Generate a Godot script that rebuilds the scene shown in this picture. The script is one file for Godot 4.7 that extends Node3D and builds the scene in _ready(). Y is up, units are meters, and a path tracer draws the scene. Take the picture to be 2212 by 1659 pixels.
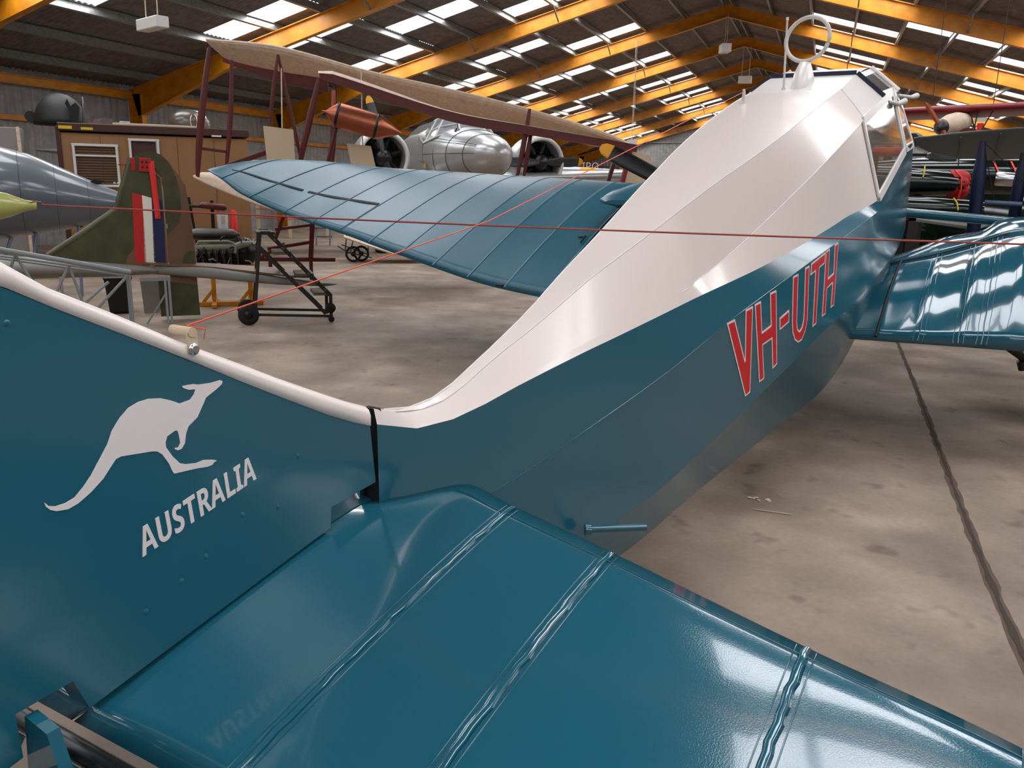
extends Node3D
# A hangar of parked aircraft, seen over the tail of a teal and white twin-engined monoplane.

var M := {}
var TALLY := {}


func _ready() -> void:
	camera_and_light()
	materials()
	building()
	monoplane()
	left_side()
	ring_biplane()
	twin_bomber()
	far_things()
	right_side()


func camera_and_light() -> void:
	var cam := Camera3D.new()
	cam.name = "camera"
	cam.position = Vector3(0, 1.6, 0)
	cam.basis = Basis.from_euler(Vector3(deg_to_rad(-13.524), deg_to_rad(19.99), deg_to_rad(1.124)))
	cam.fov = 2.0 * rad_to_deg(atan(829.5 / 1789.0))
	cam.near = 0.05
	cam.far = 200.0
	add_child(cam)
	var env := Environment.new()
	env.background_mode = Environment.BG_SKY
	var sky := Sky.new()
	var sm := ProceduralSkyMaterial.new()
	sm.sky_top_color = Color(0.75, 0.8, 0.86)
	sm.sky_horizon_color = Color(0.85, 0.87, 0.9)
	sm.ground_bottom_color = Color(0.3, 0.3, 0.28)
	sm.ground_horizon_color = Color(0.6, 0.6, 0.58)
	sky.sky_material = sm
	env.sky = sky
	env.tonemap_mode = Environment.TONE_MAPPER_LINEAR
	env.tonemap_exposure = 1.1
	env.sdfgi_enabled = true
	env.ssao_enabled = true
	env.ssil_enabled = true
	var we := WorldEnvironment.new()
	we.name = "world"
	we.environment = env
	add_child(we)

const DAYLIGHT := 5.2        # AreaLight energy under one pair of roof lights
const PANEL_GLOW := 1.6

# ------------------------------------------------------------------ helpers
func mat(key: String, c: Color, rough: float, metal := 0.0) -> StandardMaterial3D:
	var m := StandardMaterial3D.new()
	m.resource_name = key
	m.albedo_color = c
	m.roughness = rough
	m.metallic = metal
	m.cull_mode = BaseMaterial3D.CULL_DISABLED
	M[key] = m
	return m

func noise_tex(freq: float, oct: int, c0: Color, c1: Color, s: int, mid := 0.5) -> NoiseTexture2D:
	var n := FastNoiseLite.new()
	n.seed = s
	n.frequency = freq
	n.fractal_octaves = oct
	var g := Gradient.new()
	g.set_color(0, c0)
	g.set_color(1, c1)
	g.set_offset(0, mid - 0.35)
	g.set_offset(1, mid + 0.35)
	var t := NoiseTexture2D.new()
	t.width = 512
	t.height = 512
	t.seamless = true
	t.noise = n
	t.color_ramp = g
	return t

func bump_tex(freq: float, oct: int, s: int, strength: float) -> NoiseTexture2D:
	var n := FastNoiseLite.new()
	n.seed = s
	n.frequency = freq
	n.fractal_octaves = oct
	var t := NoiseTexture2D.new()
	t.width = 512
	t.height = 512
	t.seamless = true
	t.noise = n
	t.as_normal_map = true
	t.bump_strength = strength
	return t

func tri_map(m: StandardMaterial3D, scale: float) -> void:
	m.uv1_triplanar = true
	m.uv1_scale = Vector3.ONE * scale

func S() -> SurfaceTool:
	var st := SurfaceTool.new()
	st.begin(Mesh.PRIMITIVE_TRIANGLES)
	st.set_smooth_group(-1)
	return st

# a list of triangles (three points each), turned so that the closed body faces outwards
func emit(st: SurfaceTool, t: PackedVector3Array, smooth := -1, open_from = null) -> void:
	var vol := 0.0
	var c := Vector3.ZERO
	for p in t:
		c += p
	c /= maxi(1, t.size())
	if open_from != null:
		c = open_from
	for i in range(0, t.size(), 3):
		vol += (t[i] - c).dot((t[i + 1] - c).cross(t[i + 2] - c))
	var flip := vol > 0.0
	st.set_smooth_group(smooth)
	for i in range(0, t.size(), 3):
		var a := t[i]
		var b := t[i + 1]
		var d := t[i + 2]
		if (b - a).cross(d - a).length_squared() < 1e-16:
			continue
		st.add_vertex(a)
		if flip:
			st.add_vertex(d)
			st.add_vertex(b)
		else:
			st.add_vertex(b)
			st.add_vertex(d)

# rings of the same number of points, joined one after another
func loft(st: SurfaceTool, rings: Array, smooth := 0, caps := true, closed := true) -> void:
	var t := PackedVector3Array()
	var n: int = rings[0].size()
	for i in rings.size() - 1:
		var a: PackedVector3Array = rings[i]
		var b: PackedVector3Array = rings[i + 1]
		for k in (n if closed else n - 1):
			var k2 := (k + 1) % n
			t.append_array([a[k], a[k2], b[k2], a[k], b[k2], b[k]])
	var side := t.size()
	if caps and closed:
		for e in 2:
			var r: PackedVector3Array = rings[0] if e == 0 else rings[rings.size() - 1]
			var c := Vector3.ZERO
			for p in r:
				c += p
			c /= n
			for k in n:
				var k2 := (k + 1) % n
				if e == 0:
					t.append_array([c, r[k2], r[k]])
				else:
					t.append_array([c, r[k], r[k2]])
	# orientation of the whole, then sides and caps in their own smooth groups
	var c0 := Vector3.ZERO
	for p in t:
		c0 += p
	c0 /= t.size()
	var vol := 0.0
	for i in range(0, t.size(), 3):
		vol += (t[i] - c0).dot((t[i + 1] - c0).cross(t[i + 2] - c0))
	var flip := vol > 0.0
	for i in range(0, t.size(), 3):
		st.set_smooth_group(smooth if i < side else -1)
		if (t[i + 1] - t[i]).cross(t[i + 2] - t[i]).length_squared() < 1e-18:
			continue
		st.add_vertex(t[i])
		st.add_vertex(t[i + 2] if flip else t[i + 1])
		st.add_vertex(t[i + 1] if flip else t[i + 2])

# a box with chamfered long edges; size along x, y, z of the transform
func box(st: SurfaceTool, T: Transform3D, size: Vector3, ch := 0.0) -> void:
	var h := size * 0.5
	var axis := 0
	if size.y >= size.x and size.y >= size.z:
		axis = 1
	elif size.z >= size.x and size.z >= size.y:
		axis = 2
	var u := (axis + 1) % 3
	var v := (axis + 2) % 3
	var c: float = minf(ch, minf(h[u], h[v]) * 0.8)
	var prof := []
	if c > 0.0:
		for q in [[1, 1], [-1, 1], [-1, -1], [1, -1]]:
			var pu: float = q[0] * h[u]
			var pv: float = q[1] * h[v]
			if q[0] * q[1] > 0:
				prof.append([pu, pv - q[1] * c])
				prof.append([pu - q[0] * c, pv])
			else:
				prof.append([pu - q[0] * c, pv])
				prof.append([pu, pv - q[1] * c])
	else:
		prof = [[h[u], h[v]], [-h[u], h[v]], [-h[u], -h[v]], [h[u], -h[v]]]
	var rings := []
	for e in [[-1.0, c], [-1.0, 0.0], [1.0, 0.0], [1.0, c]]:
		if c <= 0.0 and e[1] == 0.0 and (e[0] == 0.0):
			continue
		var r := PackedVector3Array()
		for p in prof:
			var w := Vector3.ZERO
			var k: float = 1.0
			w[u] = p[0] * k
			w[v] = p[1] * k
			w[axis] = e[0] * h[axis]
			if e[1] > 0.0:
				w[u] = p[0] * (1.0 - e[1] / h[u])
				w[v] = p[1] * (1.0 - e[1] / h[v])
			else:
				w[axis] = e[0] * (h[axis] - c)
			r.append(T * w)
		rings.append(r)
	if c <= 0.0:
		rings = [rings[1], rings[2]]
	loft(st, rings, -1)

func bx(st: SurfaceTool, at: Vector3, size: Vector3, ch := 0.0, turn := Vector3.ZERO) -> void:
	box(st, Transform3D(Basis.from_euler(turn), at), size, ch)

func along(a: Vector3, b: Vector3, up := Vector3.UP) -> Transform3D:
	var z := (b - a).normalized()
	if absf(z.dot(up)) > 0.98:
		up = Vector3.RIGHT
	var x := up.cross(z).normalized()
	return Transform3D(Basis(x, z.cross(x), z), (a + b) * 0.5)

# a bar from a to b with a rectangular section
func bar(st: SurfaceTool, a: Vector3, b: Vector3, w: float, h: float, ch := 0.0, up := Vector3.UP) -> void:
	box(st, along(a, b, up), Vector3(w, h, a.distance_to(b)), ch)

func ring_of(T: Transform3D, rx: float, ry: float, n: int, turn := 0.0) -> PackedVector3Array:
	var r := PackedVector3Array()
	for k in n:
		var a := TAU * k / n + turn
		r.append(T * Vector3(cos(a) * rx, sin(a) * ry, 0))
	return r

# a round tube through points; rad is a number or a list of one radius per point
func tube(st: SurfaceTool, pts: Array, rad, n := 10, caps := true) -> void:
	var rings := []
	var up := Vector3.UP
	for i in pts.size():
		var d: Vector3 = (pts[mini(i + 1, pts.size() - 1)] - pts[maxi(i - 1, 0)]).normalized()
		if absf(d.dot(up)) > 0.97:
			up = Vector3(0.3, 0.1, 1).normalized() if absf(d.y) > 0.9 else Vector3.UP
		var x := up.cross(d).normalized()
		var rr: float = rad[i] if rad is Array else rad
		rings.append(ring_of(Transform3D(Basis(x, d.cross(x), d), pts[i]), rr, rr, n))
	loft(st, rings, 1, caps)

# a body turned about the z axis of T: profile of [z, radius]
func lathe(st: SurfaceTool, T: Transform3D, prof: Array, n := 24, sx := 1.0, sy := 1.0, caps := true) -> void:
	var rings := []
	for p in prof:
		rings.append(ring_of(T * Transform3D(Basis(), Vector3(0, 0, p[0])), maxf(p[1], 0.0005) * sx, maxf(p[1], 0.0005) * sy, n))
	loft(st, rings, 1, caps)

# a flat outline with a depth, laid on T (x, y in the plane, z the depth)
func plate(st: SurfaceTool, T: Transform3D, poly: PackedVector2Array, z0: float, z1: float) -> void:
	var idx := Geometry2D.triangulate_polygon(poly)
	if idx.is_empty():
		push_warning("outline not filled")
		return
	var t := PackedVector3Array()
	var cw := Geometry2D.is_polygon_clockwise(poly)
	for i in range(0, idx.size(), 3):
		var a := poly[idx[i]]
		var b := poly[idx[i + 1]]
		var c := poly[idx[i + 2]]
		if (b - a).cross(c - a) < 0:
			var s := b
			b = c
			c = s
		t.append_array([T * Vector3(a.x, a.y, z1), T * Vector3(b.x, b.y, z1), T * Vector3(c.x, c.y, z1)])
		t.append_array([T * Vector3(a.x, a.y, z0), T * Vector3(c.x, c.y, z0), T * Vector3(b.x, b.y, z0)])
	var n := poly.size()
	for k in n:
		var a := poly[k]
		var b := poly[(k + 1) % n]
		if cw:
			var s := a
			a = b
			b = s
		t.append_array([T * Vector3(a.x, a.y, z0), T * Vector3(b.x, b.y, z0), T * Vector3(b.x, b.y, z1)])
		t.append_array([T * Vector3(a.x, a.y, z0), T * Vector3(b.x, b.y, z1), T * Vector3(a.x, a.y, z1)])
	emit(st, t, -1)

func P2(a: Array) -> PackedVector2Array:
	var r := PackedVector2Array()
	for i in range(0, a.size(), 2):
		r.append(Vector2(a[i], a[i + 1]))
	return r

# value of a curve given as [x, y, x, y, ...], smooth between its points
func cv(a: Array, x: float) -> float:
	var n := a.size() / 2
	if x <= a[0]:
		return a[1]
	if x >= a[2 * n - 2]:
		return a[2 * n - 1]
	for i in n - 1:
		if x <= a[2 * i + 2]:
			var x0: float = a[2 * i]
			var x1: float = a[2 * i + 2]
			var y0: float = a[2 * i + 1]
			var y1: float = a[2 * i + 3]
			var h := x1 - x0
			var m := (y1 - y0) / h
			var m0 := m
			var m1 := m
			if i > 0:
				m0 = (y1 - a[2 * i - 1]) / (x1 - a[2 * i - 2])
			if i < n - 2:
				m1 = (a[2 * i + 5] - y0) / (a[2 * i + 4] - x0)
			if m0 * m < 0.0: m0 = 0.0
			if m1 * m < 0.0: m1 = 0.0
			var t := (x - x0) / h
			var t2 := t * t
			var t3 := t2 * t
			return y0 * (2 * t3 - 3 * t2 + 1) + h * m0 * (t3 - 2 * t2 + t) + y1 * (3 * t2 - 2 * t3) + h * m1 * (t3 - t2)
	return a[2 * n - 1]

func numbered(called: String) -> String:
	TALLY[called] = TALLY.get(called, -1) + 1
	return called if TALLY[called] == 0 else "%s_%03d" % [called, TALLY[called]]

func thing(called: String, label: String, category: String, at := Vector3.ZERO, turn := 0.0, group := "") -> Node3D:
	var o := Node3D.new()
	o.name = numbered(called)
	o.position = at
	o.rotation_degrees.y = turn
	add_child(o)
	tag(o, label, category, group)
	return o

func tag(o: Node3D, label: String, category: String, group := "") -> void:
	o.set_meta("label", label)
	o.set_meta("category", category)
	if group:
		o.set_meta("group", group)

func part(called: String, st, m, parent: Node3D, label := "") -> MeshInstance3D:
	var o := MeshInstance3D.new()
	o.name = called
	if st is SurfaceTool:
		st.generate_normals()
		o.mesh = st.commit()
	else:
		o.mesh = st
	o.material_override = M[m] if m is String else m
	o.cast_shadow = GeometryInstance3D.SHADOW_CASTING_SETTING_ON
	parent.add_child(o, true)
	if label:
		o.set_meta("label", label)
	return o

func solo(called: String, st, m, label: String, category: String, group := "") -> MeshInstance3D:
	var o := part(numbered(called), st, m, self)
	tag(o, label, category, group)
	return o

func struct(called: String, st, m, parent: Node3D = self) -> MeshInstance3D:
	var o := part(called, st, m, parent)
	o.set_meta("kind", "structure")
	return o

func text_mesh(words: String, size: float, depth: float, weight := 700) -> TextMesh:
	var t := TextMesh.new()
	var f := SystemFont.new()
	f.font_names = PackedStringArray(["Droid Sans"])
	f.font_weight = weight
	t.font = f
	t.font_size = 64
	t.pixel_size = size / 64.0
	t.depth = depth
	t.text = words
	t.horizontal_alignment = HORIZONTAL_ALIGNMENT_LEFT
	t.vertical_alignment = VERTICAL_ALIGNMENT_BOTTOM
	return t


func materials() -> void:
	var teal := Color(0.115, 0.355, 0.425)
	var m := mat("teal_paint", teal, 0.2)
	m.clearcoat_enabled = true
	m.clearcoat = 0.12
	m.clearcoat_roughness = 0.06
	m.normal_enabled = true
	m.normal_texture = bump_tex(0.03, 2, 5, 2.0)
	m.normal_scale = 0.10
	tri_map(m, 9.0)
	m = mat("teal_fabric", teal, 0.13)
	m.clearcoat_enabled = true
	m.clearcoat = 0.6
	m.clearcoat_roughness = 0.05
	m.normal_enabled = true
	m.normal_texture = bump_tex(0.05, 2, 9, 3.0)
	m.normal_scale = 0.12
	tri_map(m, 9.0)
	m = mat("teal_wing", teal, 0.36)
	m = mat("teal_smooth", teal, 0.10)
	m.clearcoat_enabled = true
	m.clearcoat = 0.7
	m.clearcoat_roughness = 0.03
	m = mat("white_paint", Color(0.90, 0.85, 0.82), 0.30)
	m.clearcoat_enabled = true
	m.clearcoat = 0.35
	m.clearcoat_roughness = 0.12
	m.normal_enabled = true
	m.normal_texture = bump_tex(0.03, 2, 15, 2.0)
	m.normal_scale = 0.07
	tri_map(m, 8.0)
	mat("white_gloss", Color(0.88, 0.86, 0.84), 0.25)
	mat("decal_white", Color(0.90, 0.86, 0.85), 0.4)
	mat("decal_red", Color(0.80, 0.05, 0.10), 0.35)
	mat("black_gap", Color(0.03, 0.035, 0.035), 0.7)
	mat("navy_trim", Color(0.09, 0.11, 0.2), 0.5)
	mat("black_paint", Color(0.045, 0.045, 0.045), 0.35)
	mat("rubber", Color(0.04, 0.04, 0.042), 0.7)
	m = mat("sheen_glass", Color(0.40, 0.38, 0.35, 0.62), 0.06)  # grey of reflections put into the tint and opacity
	m.transparency = BaseMaterial3D.TRANSPARENCY_ALPHA
	m = mat("sheen_perspex", Color(0.62, 0.63, 0.65, 0.7), 0.08)  # sky reflection painted in as a pale, nearly opaque tint
	m.transparency = BaseMaterial3D.TRANSPARENCY_ALPHA
	mat("brown_wood", Color(0.42, 0.30, 0.22), 0.6)
	mat("bright_metal", Color(0.78, 0.78, 0.78), 0.25, 1.0)
	# building
	m = mat("roof_sheet", Color(0.50, 0.445, 0.41), 0.75)
	m.albedo_texture = noise_tex(0.02, 4, Color(0.75, 0.75, 0.75), Color(1, 1, 1), 3)
	tri_map(m, 0.35)
	m = mat("galvanised", Color(0.55, 0.55, 0.53), 0.42, 0.35)
	m.albedo_texture = noise_tex(0.02, 3, Color(0.8, 0.8, 0.8), Color(1, 1, 1), 4)
	tri_map(m, 0.8)
	m = mat("yellow_steel", Color(0.82, 0.53, 0.03), 0.5)
	m.albedo_texture = noise_tex(0.01, 4, Color(0.86, 0.84, 0.8), Color(1, 1, 1), 6)
	tri_map(m, 0.5)
	m = mat("wall_sheet", Color(0.62, 0.61, 0.60), 0.6)
	m.albedo_texture = noise_tex(0.02, 4, Color(0.86, 0.86, 0.86), Color(1, 1, 1), 7)
	tri_map(m, 0.3)
	m = mat("skylight", Color(0.95, 0.96, 1.0), 0.5)
	m.emission_enabled = true
	m.emission = Color(0.95, 0.97, 1.0)
	m.emission_energy_multiplier = PANEL_GLOW
	m = mat("concrete", Color(0.70, 0.62, 0.545), 0.62)
	m.albedo_texture = concrete_tex()
	m.uv1_triplanar = true
	m.uv1_world_triplanar = true
	m.uv1_scale = Vector3.ONE * 0.16
	m.detail_enabled = true
	m.detail_uv_layer = BaseMaterial3D.DETAIL_UV_1
	m.detail_blend_mode = BaseMaterial3D.BLEND_MODE_MUL
	m.detail_albedo = noise_tex(0.012, 5, Color(0.78, 0.77, 0.76), Color(1, 1, 1), 12)
	mat("tar", Color(0.25, 0.20, 0.165), 0.9)
	m = mat("tar_edge", Color(0.36, 0.30, 0.255), 0.9)
	mat("floor_stain", Color(0.36, 0.275, 0.215), 0.75)
	# other aircraft and kit
	m = mat("jet_grey", Color(0.33, 0.36, 0.39), 0.14)
	m.clearcoat_enabled = true
	m = mat("olive", Color(0.28, 0.285, 0.15), 0.4)
	m.albedo_texture = noise_tex(0.01, 4, Color(0.8, 0.8, 0.78), Color(1, 1, 1), 21)
	tri_map(m, 0.7)
	mat("camo_brown", Color(0.42, 0.30, 0.205), 0.45)
	mat("sky_grey", Color(0.46, 0.45, 0.42), 0.5)
	mat("flash_red", Color(0.72, 0.10, 0.10), 0.4)
	mat("flash_white", Color(0.90, 0.87, 0.82), 0.4)
	mat("flash_blue", Color(0.06, 0.10, 0.28), 0.4)
	mat("strap_red", Color(0.86, 0.16, 0.14), 0.6)
	mat("tube_grey", Color(0.50, 0.52, 0.52), 0.4)
	mat("cream_gloss", Color(0.66, 0.66, 0.38), 0.18)
	mat("copper", Color(0.66, 0.38, 0.28), 0.34, 0.8)
	mat("orange_wire", Color(0.88, 0.34, 0.22), 0.5)
	mat("red_wire", Color(0.62, 0.26, 0.20), 0.5)
	mat("red_wood", Color(0.34, 0.085, 0.075), 0.4)
	m = mat("linen", Color(0.88, 0.79, 0.70), 0.7)
	m.albedo_texture = noise_tex(0.02, 4, Color(0.88, 0.86, 0.84), Color(1, 1, 1), 31)
	tri_map(m, 1.0)
	mat("canvas", Color(0.78, 0.70, 0.58), 0.8)
	mat("anson_silver", Color(0.68, 0.68, 0.67), 0.30, 0.45)
	mat("dark_engine", Color(0.05, 0.052, 0.055), 0.35, 0.3)
	mat("pale_engine", Color(0.50, 0.50, 0.44), 0.5)
	mat("dark_green", Color(0.045, 0.085, 0.055), 0.12)
	mat("cabin_tan", Color(0.54, 0.39, 0.24), 0.6)
	mat("cabin_brown", Color(0.24, 0.115, 0.075), 0.55)
	mat("blind", Color(0.34, 0.27, 0.22), 0.6)
	mat("off_white", Color(0.80, 0.79, 0.77), 0.5)
	mat("grey_panel", Color(0.52, 0.50, 0.48), 0.6)
	mat("dexion", Color(0.14, 0.13, 0.10), 0.5)
	mat("tread", Color(0.42, 0.37, 0.30), 0.7)
	mat("dark_dome", Color(0.13, 0.13, 0.12), 0.6)
	mat("old_perspex", Color(0.36, 0.32, 0.28), 0.25)
	mat("cover_red", Color(0.66, 0.07, 0.09), 0.7)
	mat("strap_orange", Color(0.90, 0.22, 0.13), 0.6)
	mat("wing_red", Color(0.50, 0.09, 0.11), 0.4)
	mat("grey_fabric", Color(0.50, 0.50, 0.48), 0.6)
	mat("blue_strut", Color(0.05, 0.09, 0.22), 0.4)
	mat("pale_blue", Color(0.40, 0.46, 0.56), 0.4)
	mat("hose_yellow", Color(0.80, 0.68, 0.15), 0.5)
	mat("prop_wood", Color(0.62, 0.26, 0.11), 0.35)
	mat("yellow_tip", Color(0.90, 0.62, 0.06), 0.4)
	mat("prop_grey", Color(0.19, 0.195, 0.2), 0.4)

func concrete_tex() -> ImageTexture:
	var n := FastNoiseLite.new()
	n.seed = 44
	n.frequency = 0.008
	n.fractal_octaves = 5
	var n2 := FastNoiseLite.new()
	n2.seed = 45
	n2.frequency = 0.15
	var n3 := FastNoiseLite.new()
	n3.seed = 46
	n3.frequency = 0.02
	n3.fractal_octaves = 3
	var im := n.get_seamless_image(1024, 1024, false, false, 0.15, true)
	var b := n2.get_seamless_image(1024, 1024)
	var c := n3.get_seamless_image(1024, 1024)
	var o := Image.create(1024, 1024, false, Image.FORMAT_RGB8)
	for y in 1024:
		for x in 1024:
			var v := im.get_pixel(x, y).r
			var w := b.get_pixel(x, y).r
			var q := c.get_pixel(x, y).r
			var k := 0.80 + 0.22 * v + 0.07 * (w - 0.5)
			if q < 0.24:
				k -= (0.24 - q) * 1.1
			if w > 0.93:
				k -= 0.10
			o.set_pixel(x, y, Color(k, k * (0.985 + 0.015 * v), k * (0.965 + 0.035 * v)))
	return ImageTexture.create_from_image(o)


# ------------------------------------------------------------------ the building
const RX := -3.58            # ridge
const RY := 7.65             # underside of the roof sheets at the ridge
const PITCH := 15.2
const BAY := 6.08
const F0 := -17.72
const WALL_L := -17.3
const WALL_R := 10.14
const Z_BACK := -60.6
const Z_FRONT := 13.0

func on_roof(side: float, d: float, drop: float, z: float) -> Vector3:
	var a := deg_to_rad(PITCH)
	return Vector3(RX + side * (d * cos(a) - drop * sin(a) * 1.0), RY - d * sin(a) - drop * cos(a), z)

func building() -> void:
	var d_end := (RX - WALL_L) / cos(deg_to_rad(PITCH)) + 0.1
	# floor with its tar joint
	var st := S()
	bx(st, Vector3((WALL_L + WALL_R) / 2, -0.1, (Z_BACK + Z_FRONT) / 2), Vector3(WALL_R - WALL_L + 1, 0.2, Z_FRONT - Z_BACK + 1))
	var floor_ := struct("floor", st, "concrete")
	var joint := [0.92, -22.0, 0.905, -14.0, 0.90, -9.7, 0.88, -7.7, 0.85, -5.95, 0.83, -4.69, 0.82, -3.86, 0.82, -3.39, 0.83, -3.0, 0.85, 1.0]
	var rng := RandomNumberGenerator.new()
	rng.seed = 8
	for layer in 2:
		st = S()
		var rings := []
		var z := -22.0
		while z < 0.5:
			var x := 0.0
			for i in range(0, joint.size() - 2, 2):
				if z >= joint[i + 1] and z <= joint[i + 3]:
					x = lerpf(joint[i], joint[i + 2], (z - joint[i + 1]) / (joint[i + 3] - joint[i + 1]))
			var near := clampf((z + 12.0) / 9.0, 0.0, 1.0)
			var wd := (0.020 if layer == 0 else 0.009) * (0.8 + 0.5 * near) + rng.randf_range(-0.006, 0.006)
			var jit := rng.randf_range(-0.003, 0.003)
			rings.append(PackedVector3Array([Vector3(x + jit - wd, 0.0005 + 0.0012 * layer, z), Vector3(x + jit + wd, 0.0005 + 0.0012 * layer, z), Vector3(x + jit + wd * 0.6, 0.0012 + 0.0016 * layer, z), Vector3(x + jit - wd * 0.6, 0.0012 + 0.0016 * layer, z)]))
			z += 0.07 + 0.03 * (1.0 - near)
		loft(st, rings, -1)
		struct("floor_joint" if layer == 1 else "joint_edge", st, "tar" if layer == 1 else "tar_edge", floor_)
	# roof sheets, corrugated, with roof lights left open
	var holes := {}
	var lights := []
	var pit := BAY / 3.0
	for col in range(-14, 22):
		var z1 := -16.66 - pit * col
		var rows := [5, 6] if posmod(col, 3) == 2 else [3, 4, 7, 8]
		if z1 > Z_FRONT - 0.3 or z1 - 1.03 < Z_BACK:
			continue
		for side in [-1.0, 1.0]:
			for r in rows:
				holes["%d %d %d" % [col, r, int(side)]] = true
			lights.append([side, rows[0], z1])
			if rows.size() == 4:
				lights.append([side, rows[2], z1])
	var ceil_ := Node3D.new()
	ceil_.name = "ceiling"
	add_child(ceil_)
	ceil_.set_meta("kind", "structure")
	for side in [-1.0, 1.0]:
		st = S()
		var t := PackedVector3Array()
		var top := PackedVector3Array()
		var step := pit / 14.0 / 4.0
		var z0 := Z_FRONT
		var cells := int((Z_FRONT - Z_BACK) / step)
		for row in 13:
			var da: float = 0.0 if row == 0 else 0.15 + 1.31 * (row - 1) + 1.31 - 1.31
			da = purl(row)
			var db: float = minf(purl(row + 1), d_end)
			if da >= d_end:
				continue
			for k in cells:
				var za := z0 - k * step
				var zb := za - step
				var zm := (za + zb) / 2
				var col := int(floor((-16.66 - zm) / pit))
				if holes.has("%d %d %d" % [col, row, int(side)]) and (-16.66 - zm) - col * pit < 1.03:
					continue
				var oa := 0.016 * cos(za * TAU / (step * 4.0))
				var ob := 0.016 * cos(zb * TAU / (step * 4.0))
				var p := [on_roof(side, da, oa, za), on_roof(side, db, oa, za), on_roof(side, db, ob, zb), on_roof(side, da, ob, zb)]
				t.append_array([p[0], p[1], p[2], p[0], p[2], p[3]])
		emit(st, t, 1, Vector3(RX, 0, -20))
		struct("roof_sheeting", st, "roof_sheet", ceil_)
		# outer skin over the sheets and lights keeps the weather out
	# roof lights
	for key in holes:
		var f: PackedStringArray = key.split(" ")
		var col := int(f[0])
		var row := int(f[1])
		var side := float(f[2])
		var z1 := -16.66 - pit * col
		st = S()
		var rings := []
		var n := 14
		for k in n + 1:
			var z := z1 - 1.03 * k / n
			var o := 0.012 * cos(k * PI) - 0.02
			rings.append(PackedVector3Array([on_roof(side, purl(row), o, z), on_roof(side, purl(row + 1), o, z), on_roof(side, purl(row + 1), o - 0.006, z), on_roof(side, purl(row), o - 0.006, z)]))
		loft(st, rings, -1)
		part("skylight_panel", st, "skylight", ceil_)
	for l in lights:
		var side: float = l[0]
		var mid := on_roof(side, (purl(l[1]) + purl(l[1] + 2)) / 2, 0.06, l[2] - 0.515)
		var al := AreaLight3D.new()
		al.name = "skylight_daylight"
		al.area_size = Vector2(2.5, 1.0)
		al.light_energy = DAYLIGHT
		al.light_color = Color(0.97, 0.98, 1.0)
		al.shadow_enabled = true
		al.area_range = 40.0
		al.area_attenuation = 2.0
		al.position = mid
		al.basis = Basis.from_euler(Vector3(-PI / 2, 0, 0)).rotated(Vector3(0, 0, 1), -side * deg_to_rad(PITCH))
		add_child(al, true)
	# purlins: cold-rolled zed sections
	for side in [-1.0, 1.0]:
		for row in range(1, 13):
			var d := purl(row)
			if d > d_end - 0.1:
				continue
			st = S()
			for q in [[0.0, 0.035, 0.07, 0.006], [0.0, 0.11, 0.007, 0.15], [0.03, 0.185, 0.065, 0.007], [0.062, 0.175, 0.005, 0.026]]:
				var a := on_roof(side, d + q[0], q[1], Z_FRONT)
				var b := on_roof(side, d + q[0], q[1], Z_BACK)
				box(st, Transform3D(Basis(Vector3(0, 0, 1), -side * deg_to_rad(PITCH)), (a + b) / 2), Vector3(q[2], q[3], Z_FRONT - Z_BACK))
			struct("purlin", st, "galvanised", ceil_)
	# portal frames
	for k in range(-5, 8):
		frame(F0 - BAY * k, ceil_)
	# eaves beams and side rails
	for side in [-1.0, 1.0]:
		var x: float = WALL_L + 0.22 if side < 0 else WALL_R - 0.22
		st = S()
		bx(st, Vector3(x, 3.66, (Z_BACK + Z_FRONT) / 2), Vector3(0.07, 0.20, Z_FRONT - Z_BACK), 0.008)
		bx(st, Vector3(x + 0.05 * -side, 3.75, (Z_BACK + Z_FRONT) / 2), Vector3(0.1, 0.015, Z_FRONT - Z_BACK))
		struct("eaves_beam", st, "yellow_steel", ceil_)
	# walls of upright corrugated cladding on yellow rails
	wall("wall_left", Vector3(WALL_L, 0, Z_FRONT), Vector3(WALL_L, 0, Z_BACK), 3.95, false)
	wall("wall_right", Vector3(WALL_R, 0, Z_FRONT), Vector3(WALL_R, 0, Z_BACK), 3.95, false)
	wall("wall_back", Vector3(WALL_L, 0, Z_BACK), Vector3(WALL_R, 0, Z_BACK), 3.95, true)
	wall("wall_front", Vector3(WALL_L, 0, Z_FRONT), Vector3(WALL_R, 0, Z_FRONT), 3.95, true)

func purl(row: int) -> float:
	return 0.0 if row == 0 else 0.16 + 1.308 * (row - 1)

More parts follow.
